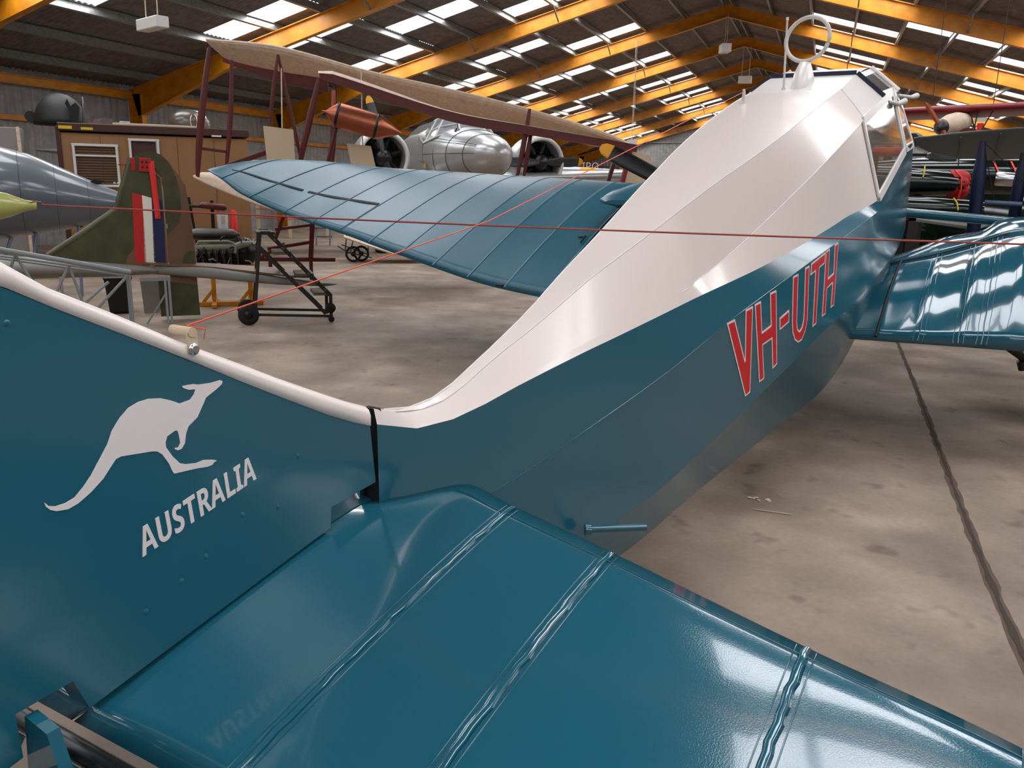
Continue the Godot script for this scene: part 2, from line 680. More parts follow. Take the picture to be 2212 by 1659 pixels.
func frame(z: float, parent: Node3D) -> void:
	var a := deg_to_rad(PITCH)
	for side in [-1.0, 1.0]:
		var st := S()
		var last := (RX - WALL_L - 0.2) / cos(a)
		# [distance down the slope, depth of the web]
		var prof := [[0.0, 0.37], [last - 3.0, 0.40], [last - 2.9, 0.42], [last, 0.72]]
		var web := []
		var fl_top := []
		var fl_bot := []
		for p in prof:
			var up := on_roof(side, p[0], 0.2, z)
			var lo: Vector3 = on_roof(side, p[0], 0.2 + p[1], z)
			if p[0] == 0.0:
				lo = Vector3(RX, up.y - p[1], z)
				up = Vector3(RX, up.y, z)
			web.append(PackedVector3Array([up + Vector3(0, 0, 0.006), lo + Vector3(0, 0, 0.006), lo - Vector3(0, 0, 0.006), up - Vector3(0, 0, 0.006)]))
			for f in [[up, fl_top, -1.0], [lo, fl_bot, 1.0]]:
				var q: Vector3 = f[0]
				var th := Vector3(0, 0.016 * f[2], 0)
				var w := Vector3(0, 0, 0.085)
				f[1].append(PackedVector3Array([q + w, q - w, q - w + th, q + w + th]))
		loft(st, web, -1)
		loft(st, fl_top, -1)
		loft(st, fl_bot, -1)
		struct("rafter", st, "yellow_steel", parent)
		# column
		st = S()
		var x: float = WALL_L + 0.42 if side < 0 else WALL_R - 0.42
		var h := on_roof(side, last, 0.3, z).y
		bx(st, Vector3(x, h / 2, z), Vector3(0.38, h, 0.012))
		bx(st, Vector3(x - 0.19, h / 2, z), Vector3(0.016, h, 0.17))
		bx(st, Vector3(x + 0.19, h / 2, z), Vector3(0.016, h, 0.17))
		struct("column", st, "yellow_steel", parent)
		# cleat plates and knee braces to the purlins
		for row in [4, 6]:
			st = S()
			var p := on_roof(side, purl(row), 0.21, z)
			bar(st, p + Vector3(0, -0.33, 0.05), p + Vector3(0, 0.02, 0.62), 0.035, 0.035)
			bar(st, p + Vector3(0, -0.33, -0.05), p + Vector3(0, 0.02, -0.62), 0.035, 0.035)
			struct("knee_brace", st, "galvanised", parent)

func wall(called: String, a: Vector3, b: Vector3, h: float, gable: bool) -> void:
	var st := S()
	var t := PackedVector3Array()
	var dir := (b - a).normalized()
	var nrm := Vector3(-dir.z, 0, dir.x)
	var L := a.distance_to(b)
	var step := 0.055
	var n := int(L / step)
	for k in n:
		var p0 := a + dir * (k * L / n) + nrm * (0.02 if k % 4 < 2 else -0.01)
		var p1 := a + dir * ((k + 1) * L / n) + nrm * (0.02 if (k + 1) % 4 < 2 else -0.01)
		var h0 := h
		var h1 := h
		if gable:
			h0 = RY + 0.05 - absf(p0.x - RX) * tan(deg_to_rad(PITCH))
			h1 = RY + 0.05 - absf(p1.x - RX) * tan(deg_to_rad(PITCH))
		t.append_array([p0, p1, p1 + Vector3(0, h1, 0), p0, p1 + Vector3(0, h1, 0), p0 + Vector3(0, h0, 0)])
	emit(st, t, -1, (a + b) / 2 + nrm * 5)
	var w := struct(called, st, "wall_sheet")
	# blockwork backing behind the cladding gives the wall its thickness
	var inward := Vector3(RX, 0, -24) - (a + b) / 2
	var back := nrm if inward.dot(nrm) < 0 else -nrm
	st = S()
	var c := (a + b) / 2 + back * 0.14
	bx(st, c + Vector3(0, (h if not gable else 3.7) / 2, 0), Vector3(maxf(absf(dir.x) * L, 0.15), h if not gable else 3.7, maxf(absf(dir.z) * L, 0.15)))
	struct("wall_backing", st, "grey_panel", w)
	# rails
	for y in ([1.2, 2.85] if not gable else [1.3, 3.0, 4.7]):
		st = S()
		var q := (a + b) / 2 - back * 0.1
		var len_ := L
		if gable and y > 3.9:
			len_ = 2.0 * (RY - y) / tan(deg_to_rad(PITCH))
			q.x = RX
		bx(st, q + Vector3(0, y, 0), Vector3(maxf(absf(dir.x) * len_, 0.08), 0.11, maxf(absf(dir.z) * len_, 0.08)))
		struct("side_rail", st, "yellow_steel" if not gable else "galvanised", w)
	if gable:
		for k in 4:
			st = S()
			var x := lerpf(WALL_L, WALL_R, (k + 0.5) / 4.0)
			var top := RY - 0.4 - absf(x - RX) * tan(deg_to_rad(PITCH))
			bx(st, Vector3(x, top / 2, a.z - back.z * 0.3), Vector3(0.25, top, 0.25), 0.01)
			struct("gable_post", st, "yellow_steel", w)


# ------------------------------------------------------------------ the teal and white monoplane
# own axes: x to its starboard, y up, -z towards its nose; s counts forwards
const Y2 := [1.42, 1.098, 1.5, 1.072, 1.6, 1.055, 1.7, 1.058, 1.79, 1.078, 1.91, 1.118, 2.2, 1.207, 2.485, 1.309, 2.874, 1.432, 3.35, 1.588, 3.7, 1.695, 4.1, 1.815, 4.54, 1.944, 5.12, 2.105, 5.42, 2.18, 5.93, 2.325, 6.6, 2.44, 7.2, 2.36, 7.7, 2.2, 8.6, 2.02, 9.3, 1.9]
const X2 := [1.42, 0.018, 1.92, 0.02, 2.09, 0.03, 2.34, 0.046, 2.9, 0.098, 3.51, 0.16, 4.11, 0.22, 4.79, 0.255, 5.42, 0.265, 7.0, 0.26, 8.0, 0.2, 9.3, 0.1]
const Y4 := [1.42, 1.062, 1.5, 1.032, 1.6, 1.018, 1.725, 1.019, 1.96, 1.054, 2.29, 1.097, 2.51, 1.122, 2.885, 1.167, 3.08, 1.191, 3.83, 1.276, 4.68, 1.406, 5.18, 1.504, 5.62, 1.63, 6.3, 1.885, 7.0, 1.95, 8.0, 1.95, 9.3, 1.85]
const Y5 := [1.42, 0.75, 1.877, 0.783, 2.12, 0.82, 2.84, 0.955, 3.37, 1.085, 4.55, 1.326, 5.4, 1.50, 6.3, 1.64, 7.5, 1.74, 9.3, 1.75]
const Y6 := [1.42, 0.44, 2.5, 0.466, 2.91, 0.515, 3.54, 0.645, 4.62, 0.89, 5.4, 1.06, 6.3, 1.22, 7.5, 1.35, 9.3, 1.5]
const Y7 := [1.42, 0.26, 2.81, 0.262, 3.38, 0.30, 4.53, 0.345, 5.55, 0.40, 6.34, 0.53, 7.5, 0.85, 9.3, 1.35]

func x5(s: float) -> float:
	var v := 0.035 + 0.1364 * (s - 1.45)
	if s > 5.3:
		v = cv([5.3, 0.56, 5.9, 0.585, 6.6, 0.585, 7.6, 0.5, 9.3, 0.2], s)
	return maxf(0.03, v)

func fus(s: float) -> Array:   # half section: top corner, shoulder, paint line, fold, chine, keel corner, keel
	var p2 := Vector2(cv(X2, s), cv(Y2, s))
	var p4 := Vector2(0.86 * x5(s) if s < 5.0 else cv([5.0, 0.86, 5.35, 0.97], s) * x5(s), cv(Y4, s))
	var p3: Vector2
	if s < 3.1:
		p3 = p2.lerp(p4, 0.86)
	else:
		var y3 := cv([3.1, 1.235, 3.38, 1.30, 3.82, 1.434, 4.53, 1.673, 4.83, 1.782, 5.4, 1.997, 5.93, 2.18, 6.6, 2.28, 7.2, 2.2, 8.0, 2.05, 9.3, 1.88], s)
		p3 = Vector2(cv([3.1, 0.19, 3.38, 0.215, 3.82, 0.258, 4.53, 0.327, 5.4, 0.413, 5.93, 0.44, 6.6, 0.46, 8.0, 0.36, 9.3, 0.16], s), y3)
	var p5 := Vector2(x5(s), cv(Y5, s))
	var p6 := Vector2(x5(s), cv(Y6, s))
	var p7 := Vector2(0.64 * x5(s), cv(Y7, s))
	return [p2, p3, p4, p5, p6, p7, Vector2(0, p7.y - 0.02)]

func V(p: Vector2, s: float, sgn := 1.0) -> Vector3:
	return Vector3(p.x * sgn, p.y, -s)

# facets between corner i and i + 1 of the section, both sides
func skin(st: SurfaceTool, i0: int, i1: int, s0: float, s1: float, n: int, both := true, out := 0.0) -> void:
	for side in ([1.0, -1.0] if both else [1.0]):
		for i in range(i0, i1):
			var t := PackedVector3Array()
			for k in n:
				var sa := lerpf(s0, s1, float(k) / n)
				var sb := lerpf(s0, s1, float(k + 1) / n)
				var a := fus(sa)
				var b := fus(sb)
				var o := Vector2.ZERO
				if out > 0.0:
					o = Vector2(out, out * 0.4)
				var q := [V(a[i] + o, sa, side), V(b[i] + o, sb, side), V(b[i + 1] + o, sb, side), V(a[i + 1] + o, sa, side)]
				t.append_array([q[0], q[1], q[2], q[0], q[2], q[3]])
			emit(st, t, i + 1, Vector3(0, 1.0, -(s0 + s1) / 2) if i > 0 else Vector3(0, 0.3, -(s0 + s1) / 2))

func top_strip(st: SurfaceTool, s0: float, s1: float, n: int) -> void:
	var t := PackedVector3Array()
	for k in n:
		var sa := lerpf(s0, s1, float(k) / n)
		var sb := lerpf(s0, s1, float(k + 1) / n)
		var a: Vector2 = fus(sa)[0]
		var b: Vector2 = fus(sb)[0]
		t.append_array([V(a, sa), V(a, sa, -1), V(b, sb, -1), V(a, sa), V(b, sb, -1), V(b, sb)])
	emit(st, t, 30, Vector3(0, 0, -(s0 + s1) / 2))

func side_T() -> Transform3D:   # (s, y) on the flat starboard side panel
	return Transform3D(Basis(Vector3(0.1364, 0, -1), Vector3.UP, Vector3(0.991, 0, 0.135)), Vector3(0.035 - 0.1364 * 1.45, 0, 0))

func fin_T(x: float) -> Transform3D:
	return Transform3D(Basis(Vector3(0, 0, -1), Vector3.UP, Vector3(1, 0, 0)), Vector3(x, 0, 0))

func monoplane() -> void:
	var a := thing("monoplane", "teal and white twin-engined monoplane with red VH-UTH letters and kangaroo tail filling the foreground", "airplane", Vector3(-1.1818, 0, -0.2084), -10.0)
	# fuselage
	var st := S()
	skin(st, 2, 6, 1.42, 9.3, 60)
	var body := part("lower_fuselage", st, "teal_paint", a)
	st = S()
	top_strip(st, 1.42, 5.44, 60)
	skin(st, 0, 2, 1.42, 5.42, 60)
	part("upper_decking", st, "white_paint", a, "white faceted spine and rear deck")
	# raised seams along the folds of the decking
	st = S()
	for side in [1.0, -1.0]:
		for f in [[0, 1.5, 5.42, 0.0022], [1, 3.0, 5.42, 0.0016]]:
			var pts := []
			for k in 41:
				var s := lerpf(f[1], f[2], k / 40.0)
				pts.append(V(fus(s)[f[0]] + Vector2(0.0, 0.0004), s, side))
			tube(st, pts, f[3], 6)
	part("deck_seam", st, "white_gloss", a)
	st = S()
	var pts := []
	for k in 41:
		var s := lerpf(1.7, 5.2, k / 40.0)
		pts.append(V(fus(s)[3] + Vector2(0.0005, 0), s))
	tube(st, pts, 0.0016, 6)
	part("stitched_seam", st, "teal_smooth", body)
	# open tail end, the shade inside it painted as a black plate
	st = S()
	var end := fus(1.43)
	var poly := PackedVector2Array()
	for p in end:
		poly.append(p * Vector2(0.97, 1))
	for i in range(5, -1, -1):
		poly.append(end[i] * Vector2(-0.97, 1))
	plate(st, Transform3D(Basis(), Vector3(0, 0, -1.44)), poly, -0.004, 0.004)
	part("tail_dark_plate", st, "black_gap", a)
	# registration letters on the starboard side
	var T := side_T()
	var letters := [
		[3.305, 1.072, 3.381, 1.080, 3.525, 0.885, 3.487, 1.107, 3.561, 1.116, 3.616, 0.726, 3.563, 0.716],
		[3.581, 1.121, 3.645, 1.129, 3.692, 0.987, 3.790, 1.006, 3.746, 1.155, 3.816, 1.162, 3.916, 0.806, 3.862, 0.792, 3.817, 0.939, 3.714, 0.924, 3.769, 0.762, 3.712, 0.754],
		[3.892, 1.026, 4.004, 1.053, 4.020, 0.993, 3.908, 0.968],
		[4.016, 1.207, 4.083, 1.217, 4.127, 0.984, 4.148, 0.944, 4.183, 0.930, 4.210, 0.946, 4.222, 0.983, 4.171, 1.238, 4.227, 1.246, 4.278, 0.979, 4.265, 0.920, 4.223, 0.878, 4.176, 0.872, 4.123, 0.892, 4.083, 0.934, 4.061, 0.991],
		[4.251, 1.254, 4.446, 1.299, 4.449, 1.242, 4.378, 1.224, 4.417, 0.937, 4.369, 0.926, 4.322, 1.212, 4.258, 1.195],
		[4.454, 1.303, 4.509, 1.313, 4.534, 1.162, 4.614, 1.183, 4.583, 1.331, 4.640, 1.342, 4.680, 1.007, 4.630, 0.996, 4.614, 1.130, 4.532, 1.107, 4.552, 0.974, 4.500, 0.963]]
	for l in letters:
		var outline := P2(l)
		st = S()
		plate(st, T, outline, 0.0008, 0.0026)
		var border := part("registration_letter", st, "decal_white", a)
		st = S()
		for inner in Geometry2D.offset_polygon(outline, -0.0085):
			plate(st, T, inner, 0.0024, 0.0036)
		part("letter_face", st, "decal_red", border)
	rudder(a)
	tailplane(a)
	cabin(a)
	wings(a)
	# stub tube low on the starboard side
	st = S()
	tube(st, [Vector3(0.185, 0.53, -2.27), Vector3(0.345, 0.545, -2.36)], 0.013, 14)
	tube(st, [Vector3(0.175, 0.53, -2.262), Vector3(0.19, 0.53, -2.273)], 0.02, 14)
	part("lifting_tube", st, "teal_smooth", a)
	# tail skid
	st = S()
	tube(st, [Vector3(0, 0.3, -1.75), Vector3(0, 0.08, -1.5)], 0.02, 10)
	tube(st, [Vector3(-0.03, 0.085, -1.5), Vector3(0.03, 0.085, -1.5)], 0.085, 16)
	part("tailwheel", st, "rubber", a)
	# aerial wire from a clip on the fin to a stub on the cabin roof
	st = S()
	lathe(st, along(Vector3(-0.02, 1.345, -0.932), Vector3(0.031, 1.345, -0.932)), [[-0.026, 0.0085], [0.026, 0.0085]], 16)
	bx(st, Vector3(0.0285, 1.328, -0.932), Vector3(0.003, 0.036, 0.022), 0.001)
	var clip := part("aerial_clip", st, "canvas", a)
	st = S()
	lathe(st, along(Vector3(0.029, 1.316, -0.932), Vector3(0.038, 1.316, -0.932)), [[-0.0045, 0.0105], [0.0, 0.0105], [0.0, 0.007], [0.0045, 0.006]], 12)
	part("clip_bolt", st, "bright_metal", clip)
	st = S()
	tube(st, [Vector3(0, 1.351, -0.945), Vector3(-0.04, 1.50, -2.0), Vector3(-0.2, 2.152, -5.06)], 0.0016, 6)
	tube(st, [Vector3(0, 1.351, -0.945), Vector3(0.012, 1.343, -0.975), Vector3(0.012, 1.325, -0.97)], 0.0014, 6)
	part("aerial_wire", st, "orange_wire", a)
	st = S()
	tube(st, [Vector3(-0.2, 2.10, -5.06), Vector3(-0.2, 2.165, -5.05)], [0.012, 0.007], 10)
	part("aerial_stub", st, "off_white", a)

func rudder(a: Node3D) -> void:
	var st := S()
	plate(st, fin_T(0), P2([0.40, 1.52, 0.56, 1.475, 0.627, 1.451, 0.756, 1.384, 0.917, 1.300, 1.077, 1.216, 1.25, 1.127, 1.396, 1.066, 1.412, 0.925, 1.262, 0.914, 1.258, 0.868, 0.685, 0.762, 0.663, 0.823, 0.572, 0.818, 0.575, 0.742, 0.44, 0.715, 0.33, 0.95, 0.31, 1.3]), -0.026, 0.026)
	var r := part("rudder", st, "teal_paint", a)
	st = S()
	var edge := [[0.40, 1.55, 1.52], [0.56, 1.512, 1.475], [0.635, 1.487, 1.449], [0.70, 1.443, 1.413], [0.80, 1.393, 1.362], [0.924, 1.327, 1.298], [1.05, 1.267, 1.230], [1.131, 1.227, 1.188], [1.26, 1.167, 1.122], [1.34, 1.131, 1.086], [1.398, 1.108, 1.064]]
	var rings := []
	for e in edge:
		var ring := PackedVector3Array()
		var hh: float = e[1] - e[2]
		for q in [[-0.0272, -0.002], [-0.0275, 0.55], [-0.022, 0.84], [-0.012, 0.97], [0.0, 1.0], [0.012, 0.97], [0.022, 0.84], [0.0275, 0.55], [0.0272, -0.002]]:
			ring.append(Vector3(q[0], e[2] + hh * q[1], -e[0]))
		rings.append(ring)
	loft(st, rings, 2)
	part("fin_edge", st, "white_paint", a, "white leading edge of the fin")
	# low rib bumps and the raised tape at the foot of the rudder
	var dimples := [[1.17, 1.055], [1.02, 0.98], [0.93, 0.93], [0.875, 0.905], [0.80, 0.88], [1.11, 0.965], [0.63, 1.40]]
	for d in dimples:
		st = S()
		lathe(st, fin_T(0.0255) * Transform3D(Basis(), Vector3(d[0], d[1], 0)), [[0.0, 0.006], [0.0012, 0.0045], [0.002, 0.002], [0.0022, 0.0004]], 14)
		part("rivet_bump", st, "teal_paint", r)
	# kangaroo and lettering
	var k := [651, 1129, 657, 1121, 667, 1117, 683, 1117, 698, 1121, 713, 1133, 727, 1147, 744, 1169, 760, 1190, 770, 1210, 785, 1227, 802, 1240]
	k.append_array([821, 1246, 840, 1247, 863, 1243, 882, 1235, 899, 1226, 920, 1228, 929, 1236, 933, 1244, 919, 1246, 909, 1251, 906, 1255, 915, 1255])
	k.append_array([930, 1254, 940, 1251, 967, 1249, 987, 1250, 992, 1247, 990, 1242, 977, 1235, 954, 1225, 948, 1216, 933, 1194, 913, 1182, 907, 1171])
	k.append_array([903, 1154, 896, 1146, 888, 1145, 882, 1149, 883, 1151, 889, 1150, 894, 1157, 892, 1173, 890, 1180, 885, 1181, 869, 1175, 865, 1166])
	k.append_array([865, 1157, 876, 1138, 890, 1121, 902, 1116, 923, 1112, 940, 1113, 959, 1108, 968, 1104, 961, 1102, 958, 1099, 948, 1098, 922, 1102])
	k.append_array([877, 1106, 874, 1111, 868, 1127, 857, 1146, 848, 1154, 838, 1157, 813, 1160, 781, 1164, 772, 1162, 765, 1155, 748, 1137, 725, 1121])
	k.append_array([703, 1110, 686, 1106, 668, 1109, 659, 1114, 653, 1121])
	var outline := PackedVector2Array()
	for i in range(0, k.size(), 2):
		outline.append(Vector2(k[i], k[i + 1]) * 0.001)
	st = S()
	plate(st, fin_T(0.026), outline, 0.0002, 0.0012)
	part("kangaroo_emblem", st, "decal_white", r, "white leaping kangaroo emblem")
	var tm := text_mesh("AUSTRALIA", 0.0700, 0.0012)
	var o := part("lettering", tm, "decal_white", r, "white AUSTRALIA lettering")
	var wide: float = tm.get_aabb().size.x
	var k2 := 0.262 / maxf(wide, 0.01)
	var tilt := deg_to_rad(13.6)
	o.transform = fin_T(0.0268) * Transform3D(Basis(Vector3(cos(tilt), sin(tilt), 0) * k2, Vector3(-sin(tilt) * 0.45, cos(tilt), 0), Vector3(0, 0, 1)), Vector3(0.803, 0.979 - 0.0, 0))
	var low: float = tm.get_aabb().position.y
	o.transform.origin += o.transform.basis.y * (-low)
	# elevator horn and the torque tube in the cut-out
	st = S()
	plate(st, Transform3D(Basis(), Vector3(0.05, 0.0, -0.60)), P2([-0.035, 0.80, 0.02, 0.79, 0.055, 0.70, 0.06, 0.60, -0.04, 0.60, -0.045, 0.70]), -0.01, 0.01)
	part("elevator_horn", st, "teal_smooth", a)

func tp_y(s: float, _x: float) -> float:
	return 0.85 + 0.18 * (s - 1.26)

func tailplane(a: Node3D) -> void:
	# starboard and port halves: fabric over ribs, thicker ahead of the middle
	for side in [1.0, -1.0]:
		var st := S()
		var xs := []
		var x := 0.003
		while x < 1.62:
			xs.append(x)
			x += 0.028
		var lines := []
		for xx in xs:
			var le := cv([0.0, 1.43, 0.057, 1.473, 0.168, 1.583, 0.3, 1.545, 0.61, 1.458, 1.013, 1.338, 1.32, 1.255, 1.50, 1.17, 1.62, 1.0], xx)
			var te := 0.67
			var rib := rib_phase(xx)
			var top := PackedVector3Array()
			for k in 15:
				var f := k / 14.0
				var s := lerpf(le, te, f)
				var th := 0.016 * (1.0 - pow(absf(f * 1.0 - 0.42) / 0.58, 2.2)) + 0.006
				if f < 0.42:
					th = 0.022 * sqrt(maxf(0.0, 1.0 - pow((0.42 - f) / 0.42, 2.0)))
				th -= 0.0035 * sin(rib * PI) * sin(f * PI)
				top.append(Vector3(xx * side, tp_y(s, xx) + th - 0.012, -s))
			for k in range(13, 0, -1):
				var f := k / 14.0
				var s := lerpf(le, te, f)
				var th := 0.02 * sin(pow(f, 0.6) * PI)
				top.append(Vector3(xx * side, tp_y(s, xx) - th - 0.012, -s))
			lines.append(top)
		loft(st, lines, 1)
		var half := part("tailplane", st, "teal_fabric", a)
		# doped tapes over the ribs and along the leading edge
		for rx in [0.33, 0.605, 1.012, 1.34]:
			st = S()
			for e in [-0.017, 0.017]:
				var pts := []
				for k in 17:
					var f := 0.02 + 0.94 * k / 16.0
					pts.append(Vector3((rx + e) * side, tp_top(rx + e, f) + 0.0005, -tp_s(rx + e, f)))
				tube(st, pts, 0.0013, 6)
			var rg := []
			for k in 33:
				var f := 0.015 + 0.96 * k / 32.0
				var wob := 0.0012 * sin(k * 2.3 + rx * 9.0) + 0.001 * sin(k * 5.1)
				rg.append(PackedVector3Array([
					Vector3((rx - 0.0085 + wob) * side, tp_top(rx, f) + 0.0, -tp_s(rx, f)), Vector3((rx - 0.004 + wob) * side, tp_top(rx, f) + 0.0034, -tp_s(rx, f)),
					Vector3((rx + 0.003 + wob) * side, tp_top(rx, f) + 0.0034, -tp_s(rx, f)), Vector3((rx + 0.009 + wob) * side, tp_top(rx, f) + 0.0, -tp_s(rx, f))]))
			loft(st, rg, 1)
			part("rib_tape", st, "teal_smooth", half)
		st = S()
		var pts := []
		for k in 50:
			var xx := lerpf(0.17, 1.58, k / 49.0)
			pts.append(Vector3(xx * side, tp_top(xx, 0.055) + 0.0004, -tp_s(xx, 0.055)))
		tube(st, pts, 0.0011, 6)
		part("edge_stitching", st, "teal_smooth", half)
		# elevator behind its hinge gap
		st = S()
		var rings := []
		for k in 12:
			var xx := lerpf(0.06, 1.58, k / 11.0)
			var s0 := 0.625
			var s1 := cv([0.0, 0.30, 0.2, 0.2, 1.2, 0.16, 1.62, 0.35], xx)
			rings.append(PackedVector3Array([
				Vector3(xx * side, tp_y(s0, xx) - 0.022, -s0), Vector3(xx * side, tp_y(s0, xx) - 0.005, -s0 + 0.02), Vector3(xx * side, tp_y(s1, xx) - 0.02, -s1),
				Vector3(xx * side, tp_y(s1, xx) - 0.032, -s1), Vector3(xx * side, tp_y(s0, xx) - 0.05, -s0 + 0.02)]))
		loft(st, rings, -1)
		part("elevator", st, "teal_fabric", a)
	var st := S()
	tube(st, [Vector3(-1.5, 0.715, -0.648), Vector3(1.5, 0.715, -0.648)], 0.018, 12)
	part("hinge_tube", st, "black_paint", a)
	st = S()
	bx(st, Vector3(0.0, 0.822, -1.33), Vector3(0.12, 0.012, 0.2), 0.003, Vector3(0.18, 0, 0))
	part("tail_fairing", st, "brown_wood", a)

func tp_s(xx: float, f: float) -> float:
	return lerpf(cv([0.0, 1.43, 0.057, 1.473, 0.168, 1.583, 0.3, 1.545, 0.61, 1.458, 1.013, 1.338, 1.32, 1.255, 1.50, 1.17, 1.62, 1.0], xx), 0.67, f)

func tp_top(xx: float, f: float) -> float:
	var th := 0.016 * (1.0 - pow(absf(f - 0.42) / 0.58, 2.2)) + 0.006
	if f < 0.42:
		th = 0.022 * sqrt(maxf(0.0, 1.0 - pow((0.42 - f) / 0.42, 2.0)))
	th -= 0.0035 * sin(rib_phase(xx) * PI) * sin(f * PI)
	return tp_y(tp_s(xx, f), xx) + th - 0.012

func rib_phase(xx: float) -> float:
	var r := [0.0, 0.33, 0.605, 1.012, 1.34, 1.64]
	for i in 5:
		if xx < r[i + 1]:
			return (xx - r[i]) / (r[i + 1] - r[i])
	return 0.0

func cabin(a: Node3D) -> void:
	# roof from the seam forwards
	var st := S()
	top_strip(st, 5.44, 7.3, 16)
	var t := PackedVector3Array()
	for side in [1.0, -1.0]:
		for seg in [[5.42, 5.96], [6.52, 7.3]]:
			var n := 6
			for k in n:
				var sa: float = lerpf(seg[0], seg[1], float(k) / n)
				var sb: float = lerpf(seg[0], seg[1], float(k + 1) / n)
				var p := fus(sa)
				var q := fus(sb)
				t.append_array([V(p[0], sa, side), V(q[0], sb, side), V(q[1], sb, side), V(p[0], sa, side), V(q[1], sb, side), V(p[1], sa, side)])
		# frame round the roof window
		for e in [[0.0, 0.2], [0.8, 1.0]]:
			var p := fus(5.96)
			var q := fus(6.52)
			var c0 := V(p[0], 5.96, side).lerp(V(p[1], 5.96, side), e[0])
			var c1 := V(q[0], 6.52, side).lerp(V(q[1], 6.52, side), e[0])
			var c2 := V(q[0], 6.52, side).lerp(V(q[1], 6.52, side), e[1])
			var c3 := V(p[0], 5.96, side).lerp(V(p[1], 5.96, side), e[1])
			t.append_array([c0, c1, c2, c0, c2, c3])
	emit(st, t, 3, Vector3(0, 1.5, -6.3))
	# raised lip ahead of the seam, and the padded edge behind the roof's front
	for side in [1.0, -1.0]:
		tube(st, [V(fus(5.98)[0], 5.98, side), V(fus(5.98)[1], 5.98, side)], 0.012, 8)
		tube(st, [V(fus(5.45)[0], 5.45, side), V(fus(5.45)[1], 5.45, side)], 0.008, 8)
		tube(st, [V(fus(6.5)[0], 6.5, side), V(fus(6.5)[1], 6.5, side)], 0.02, 8)
	var roof := part("cabin_roof", st, "white_gloss", a, "white cabin roof with a dark seam across it")
	st = S()
	for side in [1.0, -1.0]:
		var p := fus(6.0)
		var q := fus(6.5)
		var g := [V(p[0], 6.0, side).lerp(V(p[1], 6.0, side), 0.18), V(q[0], 6.5, side).lerp(V(q[1], 6.5, side), 0.18), V(q[0], 6.5, side).lerp(V(q[1], 6.5, side), 0.82), V(p[0], 6.0, side).lerp(V(p[1], 6.0, side), 0.82)]
		emit(st, PackedVector3Array([g[0], g[1], g[2], g[0], g[2], g[3]]), -1, Vector3(0, 1.5, -6.3))
		part("roof_window", st, "sheen_glass", roof)
		st = S()
	st = S()
	var seam := fus(5.93)
	for q in [[V(seam[1], 5.93, -1), V(seam[0], 5.93, -1)], [V(seam[0], 5.93, -1), V(seam[0], 5.93)], [V(seam[0], 5.93), V(seam[1], 5.93)]]:
		bar(st, q[0] + Vector3(0, 0.003, 0), q[1] + Vector3(0, 0.003, 0), 0.012, 0.045)
	part("roof_seam", st, "navy_trim", roof)
	# side windows
	for side in [1.0, -1.0]:
		for w in [[5.42, 6.24], [6.30, 7.15]]:
			var s0: float = w[0]
			var s1: float = w[1]
			var c := [V(fus(s0)[1], s0, side), V(fus(s1)[1], s1, side), V(fus(s1)[2], s1, side), V(fus(s0)[2], s0, side)]
			st = S()
			var m := 0.035
			for k in 4:
				bar(st, c[k], c[(k + 1) % 4], 0.05 if k != 1 else 0.035, 0.014, 0.003, Vector3(side, 0.3, 0))
			var fr := part("window_frame", st, "white_gloss", a)
			st = S()
			emit(st, PackedVector3Array([c[0], c[1], c[2], c[0], c[2], c[3]]), -1, Vector3(0, 1.8, -6.2))
			part("side_window", st, "sheen_glass", fr)
	# dark rolled edge of the rear frame, handles at the roof corner
	st = S()
	tube(st, [V(fus(5.38)[1], 5.38), V(fus(5.37)[2] + Vector2(0.004, -0.01), 5.37)], 0.006, 8)
	part("frame_bead", st, "grey_panel", a)
	for h in [[Vector3(0.455, 2.25, -6.55), Vector3(0.52, 2.255, -6.75), Vector3(0.545, 2.275, -6.85)], [Vector3(0.45, 2.17, -6.1), Vector3(0.50, 2.165, -6.22), Vector3(0.53, 2.19, -6.3)]]:
		st = S()
		tube(st, h, [0.012, 0.014, 0.02], 10)
		part("roof_catch", st, "off_white", a)
	# seats and cabin lining seen through the glass
	st = S()
	for side in [1.0, -1.0]:
		bx(st, Vector3(0.27 * side, 1.55, -5.75), Vector3(0.4, 0.6, 0.1), 0.03, Vector3(-0.25, 0, 0))
	part("seat_back", st, "brown_wood", a)
	# direction-finding loop on its streamlined foot, and the whip aerial
	st = S()
	var rg := []
	for q in [[2.20, 0.17, 0.050], [2.25, 0.165, 0.049], [2.30, 0.135, 0.044], [2.345, 0.09, 0.034], [2.375, 0.05, 0.026]]:
		rg.append(ring_of(Transform3D(Basis(Vector3(1, 0, 0), Vector3(0, 0, 1), Vector3(0, -1, 0)), Vector3(0.0, q[0], -5.66)), q[2] * 1.25, q[1], 20))
	loft(st, rg, 1)
	var foot := part("loop_foot", st, "white_gloss", a)
	st = S()
	var lp := []
	var rx := 0.152
	for k in 41:
		var an := TAU * k / 40.0 - PI / 2
		lp.append(Vector3(cos(an) * rx * 0.93, 2.512 + sin(an) * 0.128, -5.66 + cos(an) * rx * 0.38))
	tube(st, lp, 0.0125, 12, false)
	part("loop_aerial", st, "off_white", foot)
	st = S()
	tube(st, [Vector3(-0.08, 2.15, -5.5), Vector3(-0.08, 2.215, -5.5)], [0.018, 0.011], 12)
	tube(st, [Vector3(-0.08, 2.2, -5.5), Vector3(-0.086, 2.6, -5.46)], [0.0065, 0.0055], 10)
	tube(st, [Vector3(-0.086, 2.595, -5.46), Vector3(-0.086, 2.612, -5.46)], [0.0085, 0.0075], 10)
	part("whip_aerial", st, "off_white", a)

